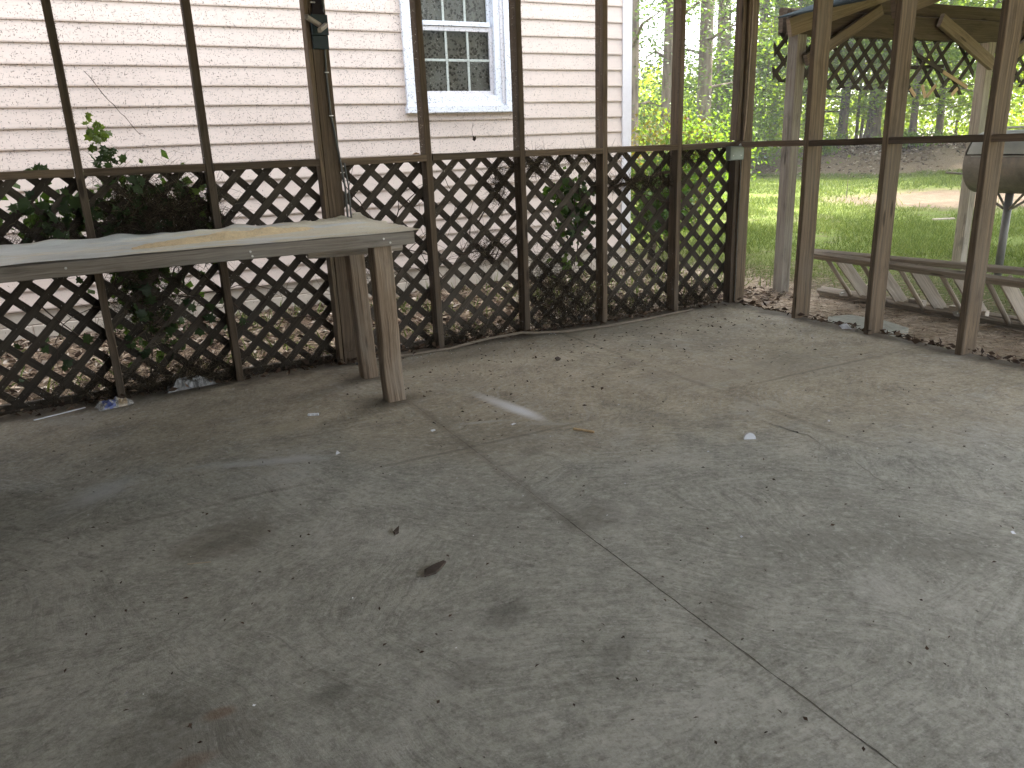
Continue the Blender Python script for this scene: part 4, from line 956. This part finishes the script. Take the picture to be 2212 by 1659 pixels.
for sx in (4.045, 4.115):
    b = MB(); b.tube([(sx, YB-.0788, 1.085), (sx, YB-.082, 1.085)], .004, 8); b.build('screw', M_STEEL, jbx)
b = MB(); b.tube([(4.125, YB-.055, 1.149), (4.135, YB-.055, 1.157)], .011, 8); b.build('connector', M_STEEL, jbx)
b = MB(); b.tube([(4.14, YB-.05, 1.06), (4.165, YB-.035, .95), (4.16, YB-.036, .6), (4.165, YB-.036, .25), (4.16, YB-.036, .02)], .0035, 6)
tag(b.build('thin_wire', M_JOINT, None, smooth=True), 'thin dark wire hanging from the junction box down the corner post', 'wire')
b = MB(); hp = [(1.25, 4.40, .009), (1.36, 4.392, .009), (1.551, 4.375, .009), (1.801, 4.36, .010), (2.088, 4.385, .028), (2.33, 4.385, .034), (2.42, 4.37, .022), (2.625, 4.325, .010), (2.976, 4.292, .010), (3.3, 4.315, .010), (3.557, 4.345, .010), (3.75, 4.37, .010)]
hs = []
for i in range(len(hp)-1):
    for k in range(4):
        t = k/4; a, c_ = Vector(hp[i]), Vector(hp[i+1]); q = a.lerp(c_, t); hs.append((q.x, q.y+.004*math.sin(i*2+k), q.z))
hs.append(hp[-1]); b.tube(hs, .0085, 8)
tag(b.build('cable', plain('tan_cable', (.22, .185, .14), .7, .25, 30), None, smooth=True), 'dusty tan cable lying along the foot of the back wall', 'cable')

# ------------------------------------------------------------------ ivy and dead growth on the lattice
def ivy_mesh(size, seed):
    r = random.Random(seed); o_ = []
    for i, (a, rr_) in enumerate(((-90, .25), (-55, .52), (-25, .42), (0, .80), (22, .48), (50, .70), (72, .55), (90, 1.0), (108, .55), (130, .70), (158, .48), (180, .80), (205, .42), (235, .52))):
        q = rr_*size*r.uniform(.9, 1.1); o_.append((q*math.cos(R(a)), q*math.sin(R(a))))
    me = bpy.data.meshes.new('leaf'); V = [(0, 0, .0)]+[(x, y, -.25*abs(x)+.02*size*r.uniform(-1, 1)-(.12*y if y > .5*size else 0)) for x, y in o_]
    me.from_pydata(V, [], [(0, i, i % len(o_)+1) for i in range(1, len(o_)+1)])
    me.polygons.foreach_set('use_smooth', [True]*len(me.polygons)); me.update(); return me
def m_ivy(name, d, l, tr_):
    t = NT(name); r = t.rnd(); n = t.noise(t.co('Object'), 40, 3); c = t.ramp(t.math('ADD', t.math('MULTIPLY', r, .8), t.math('MULTIPLY', n, .2)), [(.1, d), (.9, l)])
    p = t.pbr(c, .5, None, .3); q = t.n('ShaderNodeBsdfTranslucent'); t.set(q.inputs[0], t.mix(1, c, (1.5, 1.6, .6), 'MULTIPLY')); mx = t.n('ShaderNodeMixShader'); t.set(mx.inputs[0], tr_); t.set(mx.inputs[1], p); t.set(mx.inputs[2], q.outputs[0])
    return t.done(mx.outputs[0])
M_IVY = m_ivy('ivy_leaf_green', (.018, .036, .014), (.05, .085, .03), .22); M_IVYL = m_ivy('young_ivy_leaf', (.07, .12, .03), (.12, .17, .045), .45)
IV = [ivy_mesh(.05, k) for k in range(3)]; IVL = [ivy_mesh(.036, 10+k) for k in range(2)]
for m_ in IV: m_.materials.append(M_IVY)
for m_ in IVL: m_.materials.append(M_IVYL)
def leaf(meshes, root, p, tiltv=.6, sc=1.):
    o = bpy.data.objects.new('leaf', rng.choice(meshes)); COL.objects.link(o); o.parent = root
    o.location = p; o.rotation_euler = (R(90)+rng.gauss(0, tiltv), rng.gauss(0, .8)+math.pi*(rng.random() < .25), rng.gauss(0, tiltv)); s_ = sc*rng.uniform(.65, 1.25); o.scale = (s_, s_, s_)
def stem_path(a, b, n, j, y):
    return [(a[0]+(b[0]-a[0])*i/n+rng.uniform(-j, j), y+rng.uniform(-.012, .012), a[1]+(b[1]-a[1])*i/n+rng.uniform(-j, j)) for i in range(n+1)]
M_STEM = plain('vine_stem', (.07, .05, .038), .9, .3, 40)
YO = YB+.135
iv = thing('ivy', 'dense dark ivy climbing the lattice behind the workbench, with a bright sprig above the rail', 'ivy')
b = MB()
for a, c_ in (((.1, -.1), (.18, 1.0)), ((.12, .3), (.45, .85)), ((.16, .7), (-.25, .9)), ((.15, .9), (.09, 1.3)), ((.2, .2), (.55, .45)), ((.3, .8), (.50, .72))):
    b.tube(stem_path(a, c_, 8, .02, YO), [.006-.0005*i for i in range(9)], 5)
b.build('stem', M_STEM, iv, fix=False)
def scatter(n, cx, cz, sx, sz, meshes, root, y=YB+.10, sc=1., ty=.035):
    for _ in range(n):
        z = max(.0, rng.gauss(cz, sz))
        if cz < 1.1: z = min(z, 1.11-abs(rng.gauss(0, .03)))       # only the sprig grows above the rail
        leaf(meshes, root, (rng.gauss(cx, sx), y+rng.gauss(0, ty), z), .6, sc)
scatter(46, -.18, .93, .15, .10, IV, iv); scatter(60, .22, .95, .13, .13, IV, iv); scatter(34, .40, .92, .10, .09, IV, iv)
scatter(55, .16, .52, .12, .15, IV, iv); scatter(16, .42, .38, .14, .08, IV, iv, sc=.9); scatter(10, -.22, .22, .16, .07, IV, iv, sc=.9); scatter(8, .5, .80, .05, .09, IVL, iv)
scatter(20, .075, 1.25, .03, .04, IV, iv, YB+.06, .7); scatter(22, .055, 1.34, .03, .035, IVL, iv, YB+.06, .95); scatter(4, -.26, 1.175, .05, .006, IV, iv, YB+.08, .7); scatter(2, .43, 1.17, .012, .008, IVL, iv, YB+.10, .8)
scatter(8, .46, 1.05, .02, .05, IVL, iv)
iv2 = thing('ivy', 'loose clump of ivy on the lattice panel left of the second last back wall stud', 'ivy')
b = MB()
for a, c_ in (((2.9, .0), (2.85, .95)), ((2.85, .4), (2.7, .8)), ((2.88, .6), (2.98, .9))): b.tube(stem_path(a, c_, 8, .02, YO), .004, 5)
b.build('stem', M_STEM, iv2, fix=False)
scatter(36, 2.86, .78, .08, .10, IV, iv2, sc=.75); scatter(20, 2.80, .90, .10, .06, IV, iv2, sc=.65); scatter(16, 2.74, .44, .08, .035, IVL, iv2, YB+.08, 1.); scatter(10, 2.78, .60, .08, .06, IV, iv2, sc=.7)
def mass(root, *spots):
    VV, FF, o_ = [], [], 0
    for n, cx, cz, sx, sz in spots:
        P = np.stack([nrg.normal(cx, sx, n), YB+.15+np.abs(nrg.normal(0, .05, n)), np.maximum(nrg.normal(cz, sz, n), .01)], 1); L = nrg.uniform(.03, .07, n)
        V, F = cards(P, nrg.normal(size=(n, 3)), nrg.normal(size=(n, 3))*.6+np.array([0, -1, 0]), L, L*.8, .08); VV.append(V); FF.append(F+o_); o_ += len(V)
    V = np.vstack(VV); tag(link('inner_leaves', array_mesh('inner_leaves', V, np.vstack(FF), M_LF_DARK, nrg.random(len(V)//4)*.5), None, root), kind='stuff')
mass(iv, (420, .22, .93, .11, .10), (260, -.18, .92, .11, .08), (380, .15, .52, .08, .15), (160, .42, .88, .07, .08))
mass(iv2, (260, 2.86, .78, .06, .10), (60, 2.76, .9, .07, .05))
# tangles of dead fibre caught in the lattice
def tangle(root, cx, cz, sx, sz, n, y, ln=.10, name='dead_fibre', w_=.0022):
    P = np.stack([nrg.normal(cx, sx, n), y+nrg.normal(0, .022, n), np.maximum(nrg.normal(cz, sz, n), .006)], 1)
    V, F = strips(P, nrg.normal(size=(n, 3))*np.array([1, .35, .8]), nrg.uniform(.4, 1.2, n)*ln, np.full(n, w_), .5, 3)
    return tag(link(name, array_mesh(name, V, F, M_LINT2, np.tile(nrg.random(n), 3)), None, root), kind='stuff')
def m_fib():
    t = NT('dead_fibre'); c = t.ramp(t.attr('rnd'), [(0, (.022, .018, .013)), (.7, (.06, .048, .034)), (1, (.17, .14, .095))]); return t.done(t.pbr(c, .95, None, .05))
M_LINT2 = m_fib()
tg = thing('dead_tangle', 'brown matted tangle of dead stems at the foot of the lattice near the corner', 'dead plant')
tangle(tg, 2.72, .16, .16, .13, 3600, YB+.075); tangle(tg, 2.60, .38, .08, .12, 900, YB+.075); tangle(tg, 3.25, .06, .22, .05, 1600, YB+.07); tangle(tg, 2.05, .05, .25, .05, 1400, YB+.07); tangle(tg, 3.85, .06, .12, .06, 1000, YB+.06)
tg2 = thing('dead_tangle', 'grey brown mat of dead fibre in the ivy above the workbench', 'dead plant')
tangle(tg2, .34, .90, .12, .10, 5200, YB+.082); tangle(tg2, .12, .95, .06, .11, 1800, YB+.12); tangle(tg2, .14, .50, .10, .15, 3000, YB+.12); tangle(tg2, -.25, .85, .14, .06, 900, YB+.085); tangle(tg2, -.05, .06, .25, .05, 1500, YB+.07); tangle(tg2, .35, .06, .15, .06, 1500, YB+.06); tangle(tg2, 1.0, .04, .2, .03, 700, YB+.07)
# bare twiggy vines on the lattice
def twig(mb, p, ang, ln, rad, depth):
    pts = [p]; a = ang
    for i in range(5):
        a += rng.gauss(0, .28); q = pts[-1]; pts.append((q[0]+math.cos(a)*ln/5, q[1]+rng.gauss(0, .004), q[2]+math.sin(a)*ln/5))
    pts = [q for q in pts if .0 <= q[2] <= 1.16 and q[0] < 4.15]
    if len(pts) < 2: return
    mb.tube(pts, [max(.0008, rad*(1-.12*i)) for i in range(len(pts))], 4, False)
    if depth:
        for _ in range(3): twig(mb, rng.choice(pts[1:]), a+rng.choice((-1, 1))*rng.uniform(.4, 1.2), ln*.6, rad*.6, depth-1)
dv = thing('dead_vine', 'bare twiggy dead vine crossing the lattice right of the workbench', 'dead plant')
for x, z, a, ln in ((1.45, .75, 1.9, .5), (1.55, .78, 1.2, .45), (1.5, .72, -.6, .4), (2.1, .75, .9, .5), (2.25, .85, 1.2, .4), (1.9, .60, -.3, .5), (1.35, .55, .5, .4), (2.2, .5, 1.5, .5), (3.3, .85, .3, .6), (3.1, .95, .2, .6), (3.4, .6, -.8, .4), (1.7, .3, .6, .5)):
    b = MB(); twig(b, (x, YB+.083, z), a, ln, .0045, 2); b.build('branch', M_STEM, dv, fix=False)
b = MB(); b.tube([(3.03+.07*i, YB+.083+rng.uniform(-.01, .01), .90+.011*i+rng.uniform(-.012, .012)) for i in range(11)], [.012]*10+[.006], 6); b.build('branch', M_STEM, dv, fix=False)
tangle(dv, 3.35, .935, .20, .022, 1300, YB+.075); tangle(dv, 3.80, 1.10, .12, .03, 700, YB+.075); tangle(dv, 2.52, 1.09, .08, .04, 600, YB+.075); tangle(dv, 2.25, .98, .03, .07, 500, YB+.075); tangle(dv, 2.9, 1.12, .2, .015, 400, YB+.075); tangle(dv, 1.35, .62, .05, .07, 500, YB+.075); tangle(dv, 2.15, .58, .07, .05, 500, YB+.075)
dv2 = thing('dead_vine', 'thin dry vine stems hanging on the lattice under the workbench', 'dead plant')
for x, z, a, ln in ((-.35, .55, -1.2, .4), (.3, .5, -.8, .4), (.45, .6, -1.2, .35), (.95, .65, -.5, .35), (.05, .3, .4, .4), (.85, .3, .4, .5), (.2, .75, -.4, .4)):
    b = MB(); twig(b, (x, YB+.083, z), a, ln, .004, 2); b.build('branch', M_STEM, dv2, fix=False)

# ------------------------------------------------------------------ small things on the floor and ground
M_WHITE = plain('white_chip', (.74, .76, .80), .6, .08, 60, .1); M_BARKP = plain('bark_piece', (.065, .05, .04), .9, .4, 60, .6)
def chip(name, label, cat, poly, x, y, rot, th, mat, group=None, z=.0015, lift=0.):
    cr, sr = math.cos(rot), math.sin(rot); n = len(poly); mb = MB()
    mb.prism(poly, lambda a, c, h: (x+a*cr-c*sr, y+a*sr+c*cr, z+h+lift*max(0, c)*1.0), th); return tag(mb.build(name, mat), label, cat, group)
half = [(.026*math.cos(R(a)), .030*math.sin(R(a))) for a in range(0, 181, 15)]
b = MB(); n = len(half); b.v = [(2.249+p_[0]*.85, 2.234+p_[0]*-.45+p_[1]*.02, .002+p_[1]*.95) for p_ in half]+[(2.249+p_[0]*.85+.006, 2.234+p_[0]*-.45+p_[1]*.25+.010, .002+p_[1]*.80) for p_ in half]
b.face(range(n), [(0, 0)]*n); b.face([n+i for i in reversed(range(n))], [(0, 0)]*n)
for i in range(n): j = (i+1) % n; b.face((i, n+i, n+j, j), [(0, 0)]*4)
tag(b.build('plastic_half_disc', M_WHITE), 'small white half disc standing on the bare concrete', 'plastic disc')
chip('bark_piece', 'dark curled bark piece on the grey middle of the floor', 'bark', [(-.045, -.016), (-.01, -.022), (.02, -.006), (.046, .010), (.04, .018), (.0, .016), (-.03, .010)], .714, 1.949, .15, .006, M_BARKP, lift=.25)
chip('bark_piece', 'small dark ragged leaf scrap just above the bark piece', 'leaf', [(-.015, -.014), (.0, -.010), (.018, .016), (.008, .012), (-.012, .004)], .698, 2.239, .2, .005, M_BARKP, lift=.4)
chip('foam_peg', 'three small white pellets in a row near the workbench leg', 'pellets', [(-.026, -.006), (-.012, -.008), (-.009, -.005), (.006, -.008), (.010, -.005), (.026, -.007), (.026, .006), (.010, .005), (.006, .008), (-.009, .005), (-.024, .006)], .753, 3.585, -.45, .010, M_WHITE)
chip('paper_scrap', 'tiny pale paper scrap left of the floor joint crossing', 'scrap', [(-.010, -.012), (.012, -.010), (.012, .014), (.0, .004)], .715, 3.039, .3, .002, M_WHITE, lift=.3)
chip('paint_chip', 'white chip left of the white streak', 'chip', [(-.012, -.008), (.010, -.008), (.013, .006), (-.004, .010)], 1.162, 3.069, .3, .003, M_WHITE)
chip('paint_chip', 'white chip just below the white streak', 'chip', [(-.014, -.006), (.014, -.005), (.010, .008), (-.010, .006)], 1.505, 2.944, .4, .002, M_WHITE)
chip('wooden_stick', 'short brown stick standing out right of the floor joint crossing', 'stick', [(-.004, -.05), (.004, -.05), (.005, .05), (-.004, .05)], 1.723, 2.695, .55, .008, M_FRESH)
chip('wooden_stick', 'thin white stick lying under the left of the lattice', 'stick', [(-.12, -.005), (.12, -.004), (.12, .004), (-.12, .005)], -.34, 4.333, .35, .004, M_WHITE)
chip('straw_stick', 'thin straw near the round dark floor stain', 'straw', [(-.035, -.0015), (.035, -.001), (.035, .001), (-.035, .0015)], .095, 2.37, -.35, .002, plain('straw', (.5, .42, .3)))
chip('dead_leaf', 'small curled brown leaf on the tan floor before the tangle', 'leaf', [(-.022, -.010), (.0, -.016), (.026, -.004), (.018, .012), (-.012, .012)], 2.234, 3.768, .4, .006, M_BARKP, lift=.8)
chip('dead_leaf', 'dark pointed leaf at the floor edge beside the nearest right wall stud', 'leaf', [(-.03, -.012), (.0, -.02), (.035, -.002), (.008, .022), (-.018, .014)], 4.185, 2.423, .2, .004, M_BARKP, lift=.9)
def crumple(name, label, cat, x, y, sx, sy, h, mat, seed, rot=0., n=14, z=.003):
    V = []; F = []; cr, sr = math.cos(rot), math.sin(rot)
    for i in range(n+1):
        for j in range(n+1):
            u_, v_ = i/n*2-1, j/n*2-1; rr_ = 1+.25*mnoise.noise((u_*2, v_*2, seed)); a, c_ = u_*sx*rr_, v_*sy*rr_
            e = max(0, 1-max(abs(u_), abs(v_))**3)
            V.append((x+a*cr-c_*sr, y+a*sr+c_*cr, z+h*e*(.45+.6*abs(mnoise.noise((u_*2.3+seed, v_*2.3, 1)))+.25*mnoise.noise((u_*6, v_*6, seed)))))
    for i in range(n):
        for j in range(n): q = i*(n+1)+j; F.append((q, q+n+1, q+n+2, q+1))
    me = bpy.data.meshes.new(name); me.from_pydata(V, [], F); me.update(); return tag(link(name, me, mat), label, cat)
def m_wrap():
    t = NT('printed_wrapper'); p = t.co('Object'); g_ = t.co('Generated'); gx = t.sep(g_)[0]; n = t.noise(p, 60, 4, .7)
    c = t.mix(t.ss(n, .42, .58), (.45, .44, .40), (.16, .16, .15)); bl = t.math('MULTIPLY', t.math('MULTIPLY', t.ss(gx, .18, .24), t.ss(gx, .52, .58, 1, 0)), t.ss(t.noise(p, 45, 3), .40, .50))
    c = t.mix(t.math('MULTIPLY', bl, .85), c, (.03, .06, .26)); yl = t.math('MULTIPLY', t.ss(gx, .58, .62), t.ss(gx, .78, .84, 1, 0)); c = t.mix(t.math('MULTIPLY', yl, .5), c, (.42, .27, .10))
    return t.done(t.pbr(c, .3, None, .5))
crumple('food_wrapper', 'crumpled clear wrapper with blue print at the foot of the lattice', 'wrapper', -.09, 4.32, .085, .045, .055, m_wrap(), 3.1, .25)
def m_clear():
    t = NT('clear_plastic'); n = t.noise(t.map(t.co('Object'), (60, 12, 12)), 1, 4, .7); c = t.ramp(n, [(.35, (.06, .06, .055)), (.6, (.20, .20, .19)), (.75, (.55, .55, .53))]); return t.done(t.pbr(c, .25, t.bump(n, .4, .01), .5))
crumple('plastic_scrap', 'wrinkled grey plastic scrap standing against the lattice base', 'plastic scrap', .29, 4.45, .12, .035, .085, m_clear(), 7.7, .12)
crumple('paper_scrap', 'crumpled white paper at the floor edge beside the middle right wall stud', 'paper', 4.17, 3.37, .045, .028, .03, M_WHITE, 5.2, .9)
crumple('dead_leaf', 'curled orange brown leaf resting on the rail left of the fourth stud', 'leaf', 1.70, YB+.03, .022, .012, .018, plain('orange_leaf', (.26, .15, .07), .8), 9.1, .3, 8, ZR+.004)
crumple('tarp_scrap', 'pale blue scrap lying on the leafy berm left of the shelter post', 'tarp', *polar(44.7, 31.3), .42, .30, .16, plain('pale_tarp', (.50, .58, .60), .6), 2.2, .6, z=float(ground_z(*[np.array(q) for q in polar(44.7, 31.3)]))+.02)
b = MB(); b.prism([(-.27, -.13), (-.1, -.2), (.2, -.18), (.30, -.05), (.26, .14), (.0, .19), (-.24, .12)], lambda a, c, h: (4.66+a*.5+c*.2, 3.52+a*.9, GZ+.0+h) if False else (4.62+c*.9, 3.55+a, GZ-.02+h+.01*a), .075)
tag(b.build('paving_stone', plain('grey_stone', (.30, .30, .255), .9, .25, 25, .4)), 'flat grey stone on the ground against the floor edge', 'stone')
b = MB(); x, y = polar(50.4, 18); b.tube([(x, y, GZ), (x+.01, y, GZ+.3), (x-.01, y, GZ+.62)], [.008, .006, .003], 5); tag(b.build('twig', M_HBARK), 'single upright twig standing in the lawn', 'twig')
b = MB(); x, y = polar(56.3, 13.6); b.bar((x-.13, y+.10, GZ+.03), (x+.13, y-.07, GZ+.035), .06, .02, (0, 0, 1)); tag(b.build('wood_scrap', M_LADR), 'pale board scrap on the bare red soil patch', 'board')
# litter heaped along the floor edges and crumbs over the floor
LV, LF, LA = [], [], []; off = 0
k = 520; y = nrg.uniform(1.6, 4.4, k); x = 4.225+nrg.normal(.0, .035, k); addl(*litter(np.stack([x, y, np.where(x < 4.2, .006, -.03)+nrg.uniform(0, .035, k)], 1), .05, 1.2))
k = 420; x = nrg.uniform(-.6, 4.1, k); y = 4.44+nrg.normal(0, .045, k); addl(*litter(np.stack([x, y, nrg.uniform(.004, .04, k)], 1), .045, 1.0))
tag(link('edge_litter', array_mesh('edge_litter', np.vstack(LV), np.vstack(LF), M_LITTER, np.concatenate(LA)*.55)), 'dead leaves drifted along the floor edges', 'leaf litter', kind='stuff')
LV, LF, LA = [], [], []; off = 0
k = 800; x = nrg.uniform(-.6, 4.1, k); y = nrg.uniform(.6, 4.3, k); addl(*litter(np.stack([x, y, nrg.uniform(.001, .004, k)], 1), .013, .3))
k = 260; x = nrg.uniform(1.2, 4.0, k); y = 4.2-np.abs(nrg.normal(0, .5, k)); addl(*litter(np.stack([x, y, nrg.uniform(.001, .005, k)], 1), .022, .4))
tag(link('floor_crumbs', array_mesh('floor_crumbs', np.vstack(LV), np.vstack(LF), M_LITTER, np.concatenate(LA)*.35)), 'dark leaf crumbs scattered over the concrete', 'crumbs', kind='stuff')
k = 150; x = np.concatenate([nrg.uniform(-.4, 3.2, 80), nrg.uniform(1.3, 2.6, 70)]); y = np.concatenate([nrg.uniform(.8, 4.2, 80), 4.36-np.abs(nrg.normal(0, .05, 70))]); L = nrg.gamma(2, .0025, k)+.002
V, F = cards(np.stack([x, y, np.full(k, .004)], 1), nrg.normal(size=(k, 3))*np.array([1, 1, .2]), nrg.normal(size=(k, 3))*.4+np.array([0, 0, 1]), L, L*.7)
tag(link('paint_flakes', array_mesh('paint_flakes', V, F, M_WHITE)), 'tiny white flakes scattered on the concrete', 'paint flakes', kind='stuff')

# ------------------------------------------------------------------ the damp air among the trees
hm = NT('haze_air'); pv = hm.n('ShaderNodeVolumePrincipled'); pv.inputs['Color'].default_value = (.93, .96, 1, 1); pv.inputs['Density'].default_value = .0014
hm.t.links.new(pv.outputs[0], hm.out.inputs['Volume'])
b = MB(); b.box(-165, 165, -165, 165, -1.2, 22.0, 0); hz = b.build('haze', hm.m); hz['kind'] = 'stuff'; hz['label'] = 'thin pale haze in the air'
